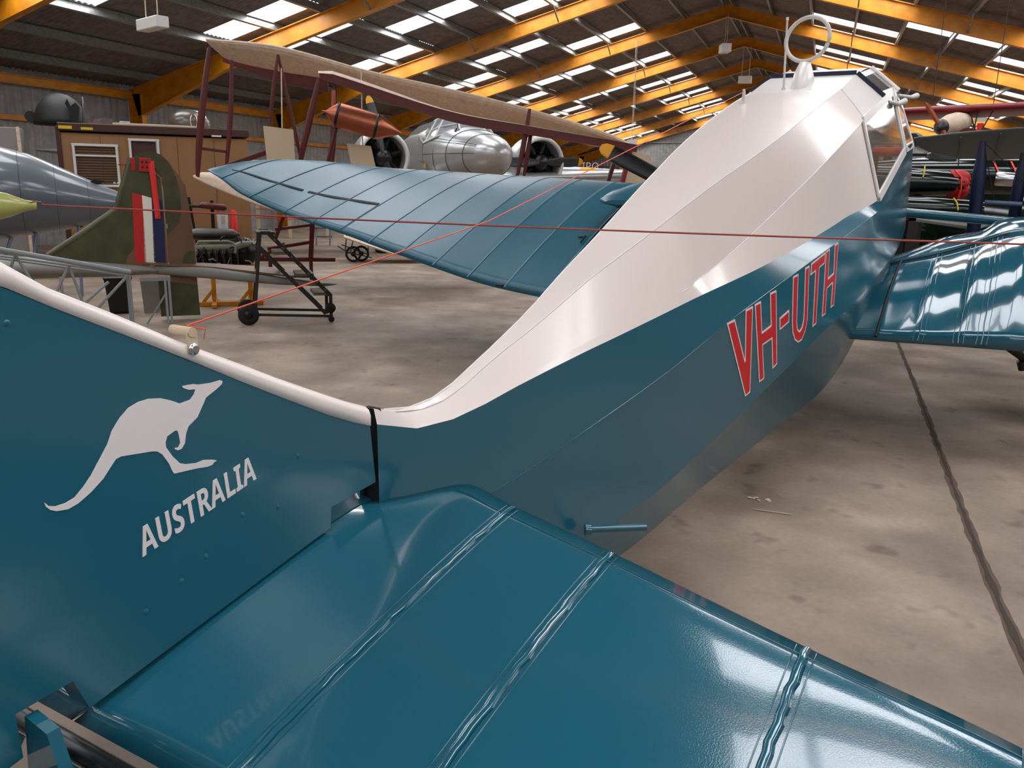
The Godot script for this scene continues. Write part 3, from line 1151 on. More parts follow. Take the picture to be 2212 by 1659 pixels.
# upper and lower surface of a wing: stations of [x, TE s, TE y, LE s, LE y, thickness]
func wing_top(w: Array, x: float, f: float) -> Vector3:
	var q := []
	for c in 5:
		var l := []
		for row in w:
			l.append(row[0])
			l.append(row[c + 1])
		q.append(cv(l, x))
	var ch := Vector2(q[2] - q[0], q[3] - q[1])
	var c_len := ch.length()
	var tt := 1.0 - f
	var th: float = 5.0 * q[4] * (0.2969 * sqrt(maxf(tt, 0.0)) - 0.126 * tt - 0.3516 * tt * tt + 0.2843 * pow(tt, 3) - 0.1036 * pow(tt, 4)) * c_len
	var nrm := Vector2(-ch.y, ch.x) / c_len
	var p: Vector2 = Vector2(q[0], q[1]) + ch * f + nrm * th
	return Vector3(x, p.y, -p.x)

func wing_low(w: Array, x: float, f: float) -> Vector3:
	var q := []
	for c in 5:
		var l := []
		for row in w:
			l.append(row[0])
			l.append(row[c + 1])
		q.append(cv(l, x))
	var ch := Vector2(q[2] - q[0], q[3] - q[1])
	var nrm := Vector2(-ch.y, ch.x) / ch.length()
	var p: Vector2 = Vector2(q[0], q[1]) + ch * f - nrm * (0.25 * q[4] * ch.length() * sin(pow(f, 0.7) * PI) + 0.004)
	return Vector3(x, p.y, -p.x)

func wings(a: Node3D) -> void:
	# port wing, beyond the fuselage
	var w := [
		[0.45, 5.76, 0.65, 8.5, 1.46, 0.13], [2.4, 6.0, 0.745, 8.5, 1.60, 0.13], [3.65, 6.15, 0.965, 8.5, 1.65, 0.125], [4.3, 6.22, 1.10, 8.45, 1.68, 0.12],
		[5.2, 6.31, 1.27, 8.1, 1.735, 0.11], [5.7, 6.22, 1.455, 7.7, 1.80, 0.09], [6.0, 6.24, 1.60, 7.2, 1.82, 0.08], [6.2, 6.27, 1.67, 6.75, 1.79, 0.06], [6.3, 6.32, 1.695, 6.42, 1.72, 0.04]]
	var ribs := []
	var x := 0.75
	while x < 6.1:
		ribs.append(x)
		x += 0.405
	var st := S()
	var rings := []
	var nx := 110
	for i in nx + 1:
		var xx := lerpf(0.45, 6.3, float(i) / nx)
		var ph := fposmod(xx - 0.75, 0.405) / 0.405
		var sag := 0.005 * sin(ph * PI) if xx > 0.75 and xx < 6.0 else 0.0
		var r := PackedVector3Array()
		for k in 17:
			var f := k / 16.0
			var p := wing_top(w, xx, f)
			r.append(Vector3(-p.x, p.y - sag * sin(minf(f * 1.15, 1.0) * PI), p.z))
		for k in range(15, 0, -1):
			var p := wing_low(w, xx, k / 16.0)
			r.append(Vector3(-p.x, p.y, p.z))
		rings.append(r)
	loft(st, rings, 1)
	var pw := part("port_wing", st, "teal_wing", a)
	for rx in ribs:
		st = S()
		var rg := []
		for k in 25:
			var f := lerpf(0.01, 0.97, k / 24.0)
			var p := wing_top(w, rx, f)
			p.x = -p.x
			rg.append(PackedVector3Array([p + Vector3(-0.012, -0.001, 0), p + Vector3(-0.006, 0.004, 0), p + Vector3(0.006, 0.004, 0), p + Vector3(0.012, -0.001, 0)]))
		loft(st, rg, 1)
		part("rib_tape", st, "teal_wing", pw)
	# the dark slot ahead of the aileron, and the spanwise edge of the aileron
	for e in [[4.42, 5.30], [5.36, 6.08]]:
		st = S()
		var rg := []
		for k in 15:
			var xx := lerpf(e[0], e[1], k / 14.0)
			var f := lerpf(0.30, 0.27, (xx - 4.4) / 1.7)
			var p := wing_top(w, xx, f)
			var p2 := wing_top(w, xx, f + 0.02)
			p.x = -p.x
			p2.x = -p2.x
			rg.append(PackedVector3Array([p, p2, p2 + Vector3(0, 0.004, 0), p + Vector3(0, 0.004, 0)]))
		loft(st, rg, -1)
		part("aileron_slot", st, "black_gap", pw)
	st = S()
	for k in 1:
		var pts := []
		for i in 9:
			var p := wing_top(w, 4.40, lerpf(0.0, 0.31, i / 8.0))
			pts.append(Vector3(-p.x, p.y + 0.002, p.z))
		tube(st, pts, 0.005, 6)
	part("aileron_end", st, "black_gap", pw)
	# small hinge cut-outs on the trailing edge and by the wing fold
	st = S()
	var q0 := wing_top(w, 2.42, 0.012)
	bx(st, Vector3(-q0.x, q0.y + 0.006, q0.z), Vector3(0.05, 0.012, 0.05))
	var q1 := wing_top(w, 2.05, 0.37)
	bx(st, Vector3(-q1.x, q1.y + 0.001, q1.z), Vector3(0.09, 0.01, 0.012), 0, Vector3(0, 0.5, 0))
	bx(st, Vector3(-q1.x + 0.03, q1.y - 0.012, q1.z + 0.06), Vector3(0.012, 0.01, 0.13), 0, Vector3(0.42, 0.1, 0))
	part("fold_slot", st, "black_gap", pw)
	# starboard wing root: rear panel, dark slot, bright front panel
	var rows := [[0.40, 1.06, 1.10], [0.575, 1.115, 1.155], [0.84, 1.19, 1.285], [1.065, 1.275, 1.345], [1.17, 1.32, 1.42], [1.30, 1.36, 1.45], [1.9, 1.42, 1.5]]
	st = S()
	rings = []
	for i in 71:
		var xx := lerpf(0.40, 1.9, i / 70.0)
		var l1 := []
		var l2 := []
		for r_ in rows:
			l1.append_array([r_[0], r_[1]])
			l2.append_array([r_[0], r_[2]])
		var ys := cv(l1, xx)
		var te := cv([0.4, 0.675, 1.9, 0.72], xx)
		var bump := 0.012 * pow(absf(cos((xx - 0.84) / 0.245 * PI)), 10.0)
		var r := PackedVector3Array()
		for k in 11:
			var f := k / 10.0
			var s := lerpf(5.64, 6.53, f)
			r.append(Vector3(xx, te + (ys - te) * (f + 0.16 * sin(f * PI)) + bump * sin(PI * clampf(f, 0.04, 0.96)) * 0.7, -s))
		r.append(Vector3(xx, ys - 0.06, -6.53))
		for k in range(9, 0, -1):
			var f := k / 10.0
			r.append(Vector3(xx, te + (ys - te) * f * 0.55 - 0.02, -lerpf(5.64, 6.53, f)))
		rings.append(r)
	loft(st, rings, 1)
	var sw := part("starboard_wing", st, "teal_smooth", a)
	st = S()
	rings = []
	for i in 61:
		var xx := lerpf(0.40, 1.9, i / 60.0)
		var l1 := []
		var l2 := []
		for r_ in rows:
			l1.append_array([r_[0], r_[1]])
			l2.append_array([r_[0], r_[2]])
		var ys := cv(l1, xx) + 0.004
		var yf := cv(l2, xx)
		var r := PackedVector3Array()
		for k in 9:
			var f := k / 8.0
			r.append(Vector3(xx, lerpf(ys, yf, f) + 0.018 * sin(f * PI), -lerpf(6.57, 6.95, f)))
		for q in [[7.05, -0.012], [7.15, -0.05], [7.2, -0.12], [7.1, -0.2], [6.57, -0.22]]:
			r.append(Vector3(xx, yf + q[1], -q[0]))
		rings.append(r)
	loft(st, rings, 1)
	part("wing_front", st, "teal_smooth", a)
	st = S()
	rings = []
	for i in 31:
		var xx := lerpf(0.40, 1.25, i / 30.0)
		var l1 := []
		for r_ in rows:
			l1.append_array([r_[0], r_[1]])
		var ys := cv(l1, xx)
		rings.append(PackedVector3Array([Vector3(xx, ys - 0.02, -6.525), Vector3(xx, ys + 0.003, -6.525), Vector3(xx, ys + 0.006, -6.575), Vector3(xx, ys - 0.02, -6.575)]))
	loft(st, rings, -1)
	part("wing_slot", st, "black_gap", sw)
	# rib tapes standing on the rear panel
	for rx in [0.84, 1.06, 1.185]:
		for e in [-0.028, 0.0, 0.028]:
			st = S()
			var pts := []
			for k in 25:
				var f := lerpf(0.02, 0.97, k / 24.0)
				var l1 := []
				for r_ in rows:
					l1.append_array([r_[0], r_[1]])
				var xx: float = rx + e + 0.002 * sin(k * 1.9 + rx * 20.0)
				var ys := cv(l1, xx)
				var te := cv([0.4, 0.675, 1.9, 0.72], xx)
				var bump := 0.012 * pow(absf(cos((xx - 0.84) / 0.245 * PI)), 10.0)
				pts.append(Vector3(xx, te + (ys - te) * (f + 0.16 * sin(f * PI)) + bump * sin(PI * clampf(f, 0.04, 0.96)) * 0.7 + 0.001, -lerpf(5.64, 6.53, f)))
			tube(st, pts, 0.004 if e == 0.0 else 0.0018, 6)
			part("rib_tape", st, "teal_smooth", sw)
	# root gap between fuselage and wing
	st = S()
	tube(st, [Vector3(0.600, 0.71, -5.63), Vector3(0.605, 0.885, -5.88), Vector3(0.610, 1.035, -6.18), Vector3(0.612, 1.13, -6.50)], 0.009, 8)
	part("root_gap", st, "black_gap", a)
	# spar fairing from the fuselage to the engine
	st = S()
	var prof := []
	for xx in [0.44, 0.8, 1.15, 1.5]:
		var yb: float = lerpf(1.425, 1.372, (xx - 0.44) / 0.83)
		var r := PackedVector3Array()
		for k in 16:
			var an := TAU * k / 16
			r.append(Vector3(xx, yb + 0.028 + 0.036 * signf(sin(an)) * pow(absf(sin(an)), 0.5), -7.28 + 0.05 * cos(an)))
		prof.append(r)
	loft(st, prof, 1)
	part("spar_fairing", st, "teal_smooth", a)
	# engine nacelles, outboard on each wing
	for side in [-1.0, 1.0]:
		st = S()
		var cy := 1.44
		var rg := []
		for q in [[6.75, 0.12, 0.02, 1.47], [6.85, 0.22, 0.05, 1.485], [7.05, 0.26, 0.09, 1.50], [7.4, 0.27, 0.16, 1.49], [8.0, 0.28, 0.27, 1.45], [8.5, 0.29, 0.29, 1.47], [8.75, 0.25, 0.25, 1.5], [8.85, 0.1, 0.1, 1.52]]:
			rg.append(ring_of(Transform3D(Basis(), Vector3(1.68 * side, q[3], -q[0])), q[1], q[2], 24))
		loft(st, rg, 1)
		var nac := part("engine_nacelle", st, "teal_wing", a)
		# propeller: two black blades with yellow tips
		var hub := Vector3(1.68 * side, 1.50, -8.92)
		st = S()
		lathe(st, Transform3D(Basis(Vector3(0, 1, 0), PI), hub), [[-0.06, 0.09], [0.02, 0.10], [0.09, 0.07], [0.12, 0.01]], 18)
		part("spinner", st, "black_paint", nac)
		for b in 2:
			var dir := Vector3(-1.16, 0.53, 0).normalized() * (1.0 if b == 0 else -1.0)
			if side > 0:
				dir = Vector3(-dir.x, dir.y, 0)
			var acr := Vector3(-dir.y, dir.x, 0)
			var sect := []
			for q in [[0.05, 0.045, 0.04], [0.25, 0.065, 0.03], [0.6, 0.085, 0.02], [0.95, 0.088, 0.013], [1.14, 0.080, 0.009]]:
				var r := PackedVector3Array()
				for k in 12:
					var an := TAU * k / 12
					r.append(hub + dir * q[0] + acr * (cos(an) * q[1]) + Vector3(0, 0, -sin(an) * q[2] + cos(an) * q[1] * 0.25))
				sect.append(r)
			st = S()
			loft(st, sect, 1)
			var bl := part("propeller_blade", st, "black_paint", nac)
			st = S()
			sect = [sect[4]]
			for q in [[1.24, 0.065, 0.007], [1.29, 0.03, 0.005]]:
				var r := PackedVector3Array()
				for k in 12:
					var an := TAU * k / 12
					r.append(hub + dir * q[0] + acr * (cos(an) * q[1]) + Vector3(0, 0, -sin(an) * q[2] + cos(an) * q[1] * 0.25))
				sect.append(r)
			loft(st, sect, 1)
			part("blade_tip", st, "yellow_tip", bl)
		# undercarriage
		st = S()
		tube(st, [Vector3(1.12 * side, 0.78, -6.2), Vector3(1.52 * side, 0.42, -6.9), Vector3(1.58 * side, 0.27, -6.98)], 0.028, 12)
		tube(st, [Vector3(1.44 * side, 0.46, -6.76), Vector3(1.46 * side, 0.40, -6.78)], 0.03, 10)
		tube(st, [Vector3(1.75 * side, 0.27, -6.98), Vector3(1.75 * side, 1.3, -7.2)], 0.03, 12)
		var leg := part("undercarriage_leg", st, "dexion", a)
		st = S()
		lathe(st, Transform3D(Basis(Vector3(0, 1, 0), PI / 2), Vector3(1.64 * side, 0.275, -6.98)), [[-0.09, 0.12], [-0.095, 0.2], [-0.06, 0.26], [0.0, 0.275], [0.06, 0.26], [0.095, 0.2], [0.09, 0.12]], 28)
		part("wheel", st, "rubber", leg)


# ------------------------------------------------------------------ things on the left
func T0(x: float, y: float, z: float) -> Transform3D:
	return Transform3D(Basis(), Vector3(x, y, z))

func left_side() -> void:
	camouflaged_tail()
	grey_jet()
	aircraft_engine()
	work_steps()
	portable_cabin()
	small_left_things()

func camouflaged_tail() -> void:
	# own axes: x along the aircraft towards its tail, z towards the camera
	var a := thing("camouflaged_tail", "olive and brown camouflaged tail with red white and blue fin stripes", "airplane tail", Vector3(-7.05, 0, -7.51), 43.2)
	var st := S()
	plate(st, T0(0, 0, 0), P2([-1.08, 0.74, -0.72, 0.985, -0.36, 1.25, -0.27, 1.52, -0.17, 1.80, -0.13, 1.845, -0.05, 1.80, -0.03, 1.74, 0.10, 1.60, 0.105, 0.60, -0.55, 0.60]), -0.045, 0.045)
	part("fin", st, "olive", a, "olive fin")
	st = S()
	plate(st, T0(0, 0, 0), P2([-0.045, 1.805, -0.115, 1.852, -0.06, 1.878, 0.02, 1.885, 0.12, 1.85, 0.20, 1.77, 0.29, 1.62, 0.35, 1.52, 0.385, 1.2, 0.40, 0.75, 0.415, 0.05, -0.01, 0.05, -0.01, 0.47, 0.118, 0.5, 0.118, 1.605, -0.02, 1.752]), -0.04, 0.04)
	var rud := part("rudder", st, "camo_brown", a, "brown rudder")
	st = S()
	plate(st, T0(0, 0, 0.04), P2([-0.045, 1.805, -0.115, 1.852, -0.06, 1.878, 0.02, 1.885, 0.12, 1.85, 0.19, 1.775, 0.255, 1.62, 0.285, 1.45, 0.285, 1.24, 0.25, 1.11, 0.18, 1.03, 0.118, 0.985, 0.118, 1.605, -0.02, 1.752]), 0.0, 0.004)
	plate(st, T0(0, 0, 0.04), P2([0.24, 0.60, 0.28, 0.74, 0.34, 0.80, 0.398, 0.78, 0.402, 0.60]), 0.0, 0.004)
	plate(st, T0(0, 0, 0.04), P2([-0.01, 0.05, 0.413, 0.05, 0.405, 0.40, -0.01, 0.47]), 0.0, 0.004)
	part("camouflage_patch", st, "olive", rud)
	st = S()
	plate(st, T0(0, 0, 0.045), P2([-0.34, 0.63, -0.30, 0.75, -0.22, 0.84, -0.14, 0.93, 0.105, 0.95, 0.105, 0.61]), 0.0, 0.003)
	part("camouflage_patch", st, "camo_brown", a)
	for f in [[-0.205, -0.105, 1.435, 1.41, "flash_red"], [-0.105, -0.01, 1.41, 1.38, "flash_white"], [-0.01, 0.098, 1.38, 1.35, "flash_blue"]]:
		st = S()
		var lean: float = -0.03
		plate(st, T0(0, 0, 0.046), P2([f[0] - 0.0, f[2], f[1], f[3], f[1] + lean * 0.4, 0.66, f[0] + lean * 0.9, 0.675]), 0.0, 0.004)
		part("fin_stripe", st, f[4], a)
	# pale leading edge
	st = S()
	tube(st, [Vector3(-1.08, 0.745, 0.0), Vector3(-0.72, 0.99, 0.0), Vector3(-0.36, 1.252, 0.0)], 0.05, 10)
	tube(st, [Vector3(-0.36, 1.25, 0.0), Vector3(-0.27, 1.52, 0.0), Vector3(-0.17, 1.80, 0.0)], 0.05, 10)
	part("leading_edge", st, "olive", a)
	# rudder trim line and tab
	st = S()
	bar(st, Vector3(-0.02, 1.745, 0.047), Vector3(0.11, 1.61, 0.047), 0.006, 0.008)
	bar(st, Vector3(0.112, 1.60, 0.046), Vector3(0.112, 1.52, 0.046), 0.006, 0.006)
	part("hinge_line", st, "black_gap", a)
	st = S()
	bar(st, Vector3(0.112, 1.52, 0.043), Vector3(0.112, 0.95, 0.043), 0.005, 0.006)
	bx(st, Vector3(0.125, 1.07, 0.05), Vector3(0.02, 0.05, 0.02))
	part("rudder_hinge", st, "tube_grey", a)
	# tailplane: near half and far half
	st = S()
	var rg := []
	for q in [[0.02, -0.36, 0.55, 0.61, 0.11], [0.5, -0.12, 0.55, 0.60, 0.10], [1.0, 0.02, 0.56, 0.585, 0.085], [1.5, 0.18, 0.58, 0.57, 0.06], [1.85, 0.4, 0.62, 0.565, 0.03]]:
		var r := PackedVector3Array()
		for k in 20:
			var an := TAU * k / 20
			var xx: float = lerpf(q[1], q[2], 0.5 + 0.5 * cos(an))
			r.append(Vector3(xx, q[3] + q[4] * sin(an) * (0.5 - 0.5 * cos(an) * 0.75), 0))
		var rr := PackedVector3Array()
		for p in r:
			rr.append(Vector3(p.x, p.y, 0) + Vector3(0.72, -0.08, 0.28) * (q[0] - 0.02))
		rg.append(rr)
	loft(st, rg, 1)
	part("tailplane", st, "sky_grey", a, "grey underside tailplane pointing right")
	st = S()
	plate(st, Transform3D(Basis(Vector3(1, -0.06, 0), Vector3(0, 0.15, -1), Vector3(0, 1, 0)), Vector3(0, 0.645, 0.06)), P2([-0.15, -0.02, 0.6, -0.1, 1.45, -0.38, 1.65, -0.36, 1.25, 0.0, 0.5, 0.08]), 0.0, 0.022)
	part("tailplane_skin", st, "camo_brown", a)
	# cut end of the fuselage, its belly towards the camera
	st = S()
	rg = []
	for q in [[-2.2, 0.66, 0.30], [-1.3, 0.65, 0.26], [-0.6, 0.62, 0.19], [-0.05, 0.60, 0.10], [0.10, 0.60, 0.06]]:
		rg.append(ring_of(Transform3D(Basis(Vector3(0, 0, -1), Vector3.UP, Vector3(1, 0, 0)), Vector3(q[0], q[1] - 0.02, 0)), q[2], q[2] * 0.45, 20))
	loft(st, rg, 1)
	part("rear_fuselage", st, "sky_grey", a)
	# red rudder lock and hanging strap
	st = S()
	bx(st, Vector3(-0.05, 1.735, 0.06), Vector3(0.12, 0.15, 0.03), 0.006, Vector3(0, 0, -0.08))
	bx(st, Vector3(-0.17, 1.74, -0.01), Vector3(0.05, 0.14, 0.12), 0.006)
	bx(st, Vector3(-0.25, 1.73, 0.0), Vector3(0.14, 0.012, 0.02))
	var lock := part("rudder_lock", st, "cover_red", a, "red rudder lock")
	for q in [[-0.075, 1.765], [-0.03, 1.765], [-0.075, 1.71], [-0.03, 1.71]]:
		st = S()
		tube(st, [Vector3(q[0], q[1], 0.074), Vector3(q[0], q[1], 0.078)], 0.012, 10)
		part("lock_hole", st, "black_gap", lock)
	st = S()
	rg = []
	for k in 15:
		var f := k / 14.0
		var c := Vector3(lerpf(0.0, 0.005, f) + 0.02 * f + (0.03 if f < 0.05 else 0.0) * 0 + 0.015, lerpf(1.78, 1.155, f), 0.068 + 0.006 * sin(f * 9.0))
		rg.append(PackedVector3Array([c + Vector3(-0.03, 0, 0), c + Vector3(0.03, 0, 0.003), c + Vector3(0.03, 0, 0.007), c + Vector3(-0.03, 0, 0.004)]))
	loft(st, rg, 1)
	part("hanging_strap", st, "strap_red", a, "long red strap")
	# trestle under the tail
	st = S()
	for q in [[0.06, 0.0], [0.10, 0.05]]:
		bar(st, Vector3(q[0], 0.0, 0.28), Vector3(q[0], 0.50, 0.22), 0.035, 0.025)
	bar(st, Vector3(-0.16, 0.0, 0.24), Vector3(0.06, 0.34, 0.24), 0.02, 0.02)
	bar(st, Vector3(-0.2, 0.5, 0.22), Vector3(0.12, 0.5, 0.22), 0.03, 0.04)
	part("support_leg", st, "tube_grey", a)
	# pitot tube and small mast
	st = S()
	tube(st, [Vector3(0.08, 1.84, 0.0), Vector3(0.08, 2.0, 0.0)], 0.005, 6)
	part("aerial_mast", st, "tube_grey", a)

func grey_jet() -> void:
	var a := thing("grey_jet", "glossy dark grey jet fuselage tapering to a tail at the left behind the camouflaged tail", "airplane", Vector3(-9.81, 0, -8.53), 49.0)
	var st := S()
	var rg := []
	for q in [[-5.0, 1.45, 0.30], [-4.2, 1.45, 0.62], [-3.0, 1.43, 0.74], [-2.0, 1.41, 0.74], [-1.2, 1.39, 0.68], [-0.5, 1.37, 0.595], [-0.16, 1.355, 0.525], [0.2, 1.30, 0.415], [0.6, 1.245, 0.28], [0.95, 1.215, 0.16], [1.25, 1.21, 0.09], [1.32, 1.21, 0.05]]:
		rg.append(ring_of(Transform3D(Basis(Vector3(0, 0, -1), Vector3.UP, Vector3(1, 0, 0)), Vector3(q[0], q[1], 0)), q[2], q[2], 40))
	loft(st, rg, 1)
	part("fuselage", st, "jet_grey", a)
	for q in [[0.60, 1.545, 0.03, 0.16], [0.33, 0.97, 0.12, 0.2]]:
		st = S()
		plate(st, Transform3D(Basis(), Vector3(q[0], q[1], 0.1)), P2([-0.09, -0.03, 0.05, -0.05, 0.12, 0.0, -0.01, 0.015]), -0.006, 0.006)
		part("aerial_blade", st, "black_paint", a)
	# panel lines
	for s in [-0.75, -0.28, 0.12, 0.5]:
		st = S()
		var rr := cv([-1.2, 0.68, -0.5, 0.595, -0.16, 0.525, 0.2, 0.415, 0.6, 0.28], s)
		var cy := cv([-1.2, 1.39, -0.5, 1.37, -0.16, 1.355, 0.2, 1.30, 0.6, 1.245], s)
		var pts := []
		for k in 25:
			var an := TAU * k / 24.0
			pts.append(Vector3(s, cy + sin(an) * (rr + 0.001), cos(an) * (rr + 0.001)))
		tube(st, pts, 0.002, 5, false)
		part("panel_joint", st, "black_gap", a)
	# cradle legs
	for q in [[-0.75, -0.4], [-0.3, -0.15], [0.3, 0.35]]:
		st = S()
		tube(st, [Vector3(q[0], 0.0, 0.25), Vector3(q[1], 0.95, 0.1)], 0.022, 10)
		part("cradle_leg", st, "pale_blue", a)
	st = S()
	for q in [-3.0, -2.0]:
		bx(st, Vector3(q, 0.36, 0), Vector3(0.12, 0.72, 0.9), 0.01)
	part("cradle", st, "pale_blue", a)

func aircraft_engine() -> void:
	var a := thing("aircraft_engine", "dark inverted vee aero engine with pale exhaust manifold on a yellow stand", "engine", Vector3(-7.24, 0, -8.94), 39.0)
	var st := S()
	# cowl-like crankcase
	var rg := []
	for q in [[-0.42, 0.08], [-0.36, 0.10], [0.02, 0.10], [0.10, 0.085], [0.15, 0.03]]:
		var r := PackedVector3Array()
		for k in 14:
			var an := TAU * k / 14
			r.append(Vector3(q[0], 0.905 + sin(an) * q[1] * 0.75, cos(an) * q[1] * 1.6))
		rg.append(r)
	loft(st, rg, 1)
	part("crankcase", st, "dexion", a)
	st = S()
	tube(st, [Vector3(-0.36, 0.70, 0.24), Vector3(-0.36, 0.78, 0.22), Vector3(-0.33, 0.825, 0.22), Vector3(0.02, 0.83, 0.22), Vector3(0.08, 0.81, 0.22), Vector3(0.105, 0.74, 0.24), Vector3(0.10, 0.68, 0.25)], 0.017, 10)
	tube(st, [Vector3(-0.37, 0.745, 0.2), Vector3(0.09, 0.755, 0.2), Vector3(0.2, 0.79, 0.2), Vector3(0.3, 0.80, 0.18)], [0.05, 0.05, 0.045, 0.03], 14)
	part("exhaust_manifold", st, "pale_engine", a)
	for k in 6:
		st = S()
		var x := -0.34 + 0.085 * k
		bx(st, Vector3(x, 0.60, 0.10), Vector3(0.062, 0.2, 0.16), 0.012, Vector3(0.3, 0, 0))
		for j in 4:
			bx(st, Vector3(x, 0.53 + 0.045 * j, 0.115), Vector3(0.07, 0.010, 0.185), 0.0, Vector3(0.3, 0, 0))
		part("cylinder", st, "dark_engine", a)
		st = S()
		tube(st, [Vector3(x, 0.735, 0.24), Vector3(x + 0.03, 0.64, 0.235), Vector3(x + 0.05, 0.53, 0.22)], 0.014, 8)
		part("induction_pipe", st, "dexion", a)
	st = S()
	rg = []
	for q in [[0.14, 0.16], [0.22, 0.19], [0.30, 0.17], [0.36, 0.10], [0.42, 0.06]]:
		rg.append(ring_of(Transform3D(Basis(Vector3(0, 0, -1), Vector3.UP, Vector3(1, 0, 0)), Vector3(q[0], 0.68, 0.03)), q[1], q[1], 18))
	loft(st, rg, 1)
	part("gear_case", st, "dark_engine", a)
	var rng := RandomNumberGenerator.new()
	rng.seed = 77
	for k in 14:
		st = S()
		var p := Vector3(rng.randf_range(-0.3, 0.4), rng.randf_range(0.5, 0.85), 0.22 + rng.randf_range(0.0, 0.06))
		var q := p + Vector3(rng.randf_range(-0.1, 0.1), rng.randf_range(-0.12, 0.12), rng.randf_range(-0.03, 0.03))
		tube(st, [p, (p + q) / 2 + Vector3(0.01, 0.02, 0.02), q], rng.randf_range(0.005, 0.012), 7)
		part("fuel_pipe", st, "pale_engine" if k % 3 == 0 else "dark_engine", a)
	# yellow stand
	st = S()
	for x in [-0.19, 0.27]:
		bar(st, Vector3(x, 0.02, 0.18), Vector3(x, 0.52, 0.18), 0.06, 0.05, 0.006)
		bar(st, Vector3(x, 0.02, -0.22), Vector3(x, 0.52, -0.22), 0.06, 0.05, 0.006)
		bar(st, Vector3(x, 0.03, -0.5), Vector3(x, 0.03, 0.45), 0.06, 0.05, 0.006)
		bar(st, Vector3(x - 0.16, 0.02, 0.2), Vector3(x, 0.22, 0.2), 0.04, 0.04)
	bar(st, Vector3(-0.45, 0.03, 0.2), Vector3(0.42, 0.03, 0.2), 0.05, 0.06, 0.006)
	bar(st, Vector3(-0.25, 0.5, 0.0), Vector3(0.33, 0.5, 0.0), 0.3, 0.05, 0.006)
	part("engine_stand", st, "yellow_steel", a)

func work_steps() -> void:
	# own axes: x along the base towards the foot of the flight
	var a := thing("work_steps", "dark wheeled angle-iron access steps with wooden treads beside the aero engine", "steps", Vector3(-5.80, 0, -8.15), 38.8)
	for z in [-0.23, 0.23]:
		var st := S()
		bar(st, Vector3(-0.44, 0.115, z), Vector3(0.48, 0.07, z), 0.03, 0.03, 0.003)
		part("base_rail", st, "dexion", a)
		st = S()
		bar(st, Vector3(-0.17, 1.02, z), Vector3(0.49, 0.31, z), 0.028, 0.045, 0.003)
		part("stringer", st, "dexion", a)
		st = S()
		bar(st, Vector3(-0.30, 0.88, z), Vector3(0.43, 0.10, z), 0.026, 0.04, 0.003)
		part("stringer", st, "dexion", a)
		for k in 7:
			st = S()
			var f := (k + 0.7) / 7.4
			bx(st, Vector3(lerpf(-0.17, 0.49, f), lerpf(1.02, 0.31, f), z + 0.016), Vector3(0.03, 0.018, 0.003), 0.0, Vector3(0, 0, -0.82))
			part("slot", st, "tread", a)
		st = S()
		bar(st, Vector3(0.49, 0.03, z), Vector3(0.49, 0.33, z), 0.035, 0.035, 0.003)
		part("front_post", st, "dexion", a)
		st = S()
		bar(st, Vector3(-0.36, 0.12, z), Vector3(-0.26, 1.03, z), 0.035, 0.035, 0.003)
		part("rear_post", st, "dexion", a)
		st = S()
		bar(st, Vector3(-0.26, 1.03, z), Vector3(-0.15, 1.03, z), 0.035, 0.03, 0.003)
		part("top_rail", st, "dexion", a)
		st = S()
		lathe(st, T0(-0.43, 0.115, z + 0.03), [[-0.03, 0.05], [-0.03, 0.10], [-0.018, 0.115], [0.018, 0.115], [0.03, 0.10], [0.03, 0.05]], 24)
		var wh := part("wheel", st, "rubber", a)
		st = S()
		lathe(st, T0(-0.43, 0.115, z + 0.06), [[0.0, 0.05], [0.006, 0.045], [0.01, 0.02], [0.02, 0.018]], 16)
		part("wheel_hub", st, "dark_engine", wh)
	for q in [[0.40, 0.33], [0.21, 0.55], [-0.03, 0.80]]:
		var st := S()
		bx(st, Vector3(q[0], q[1], 0), Vector3(0.20, 0.035, 0.46), 0.004)
		part("tread", st, "tread", a)
	var st := S()
	bx(st, Vector3(-0.20, 1.02, 0), Vector3(0.2, 0.03, 0.46), 0.004)
	part("platform", st, "dexion", a)
	st = S()
	lathe(st, T0(0.49, 0.035, 0.23), [[-0.02, 0.02], [-0.015, 0.035], [0.015, 0.035], [0.02, 0.02]], 16)
	part("castor", st, "rubber", a)
	st = S()
	lathe(st, T0(0.48, 0.17, 0.26), [[-0.03, 0.02], [-0.02, 0.06], [0.02, 0.06], [0.03, 0.02]], 18)
	part("spare_castor", st, "rubber", a)

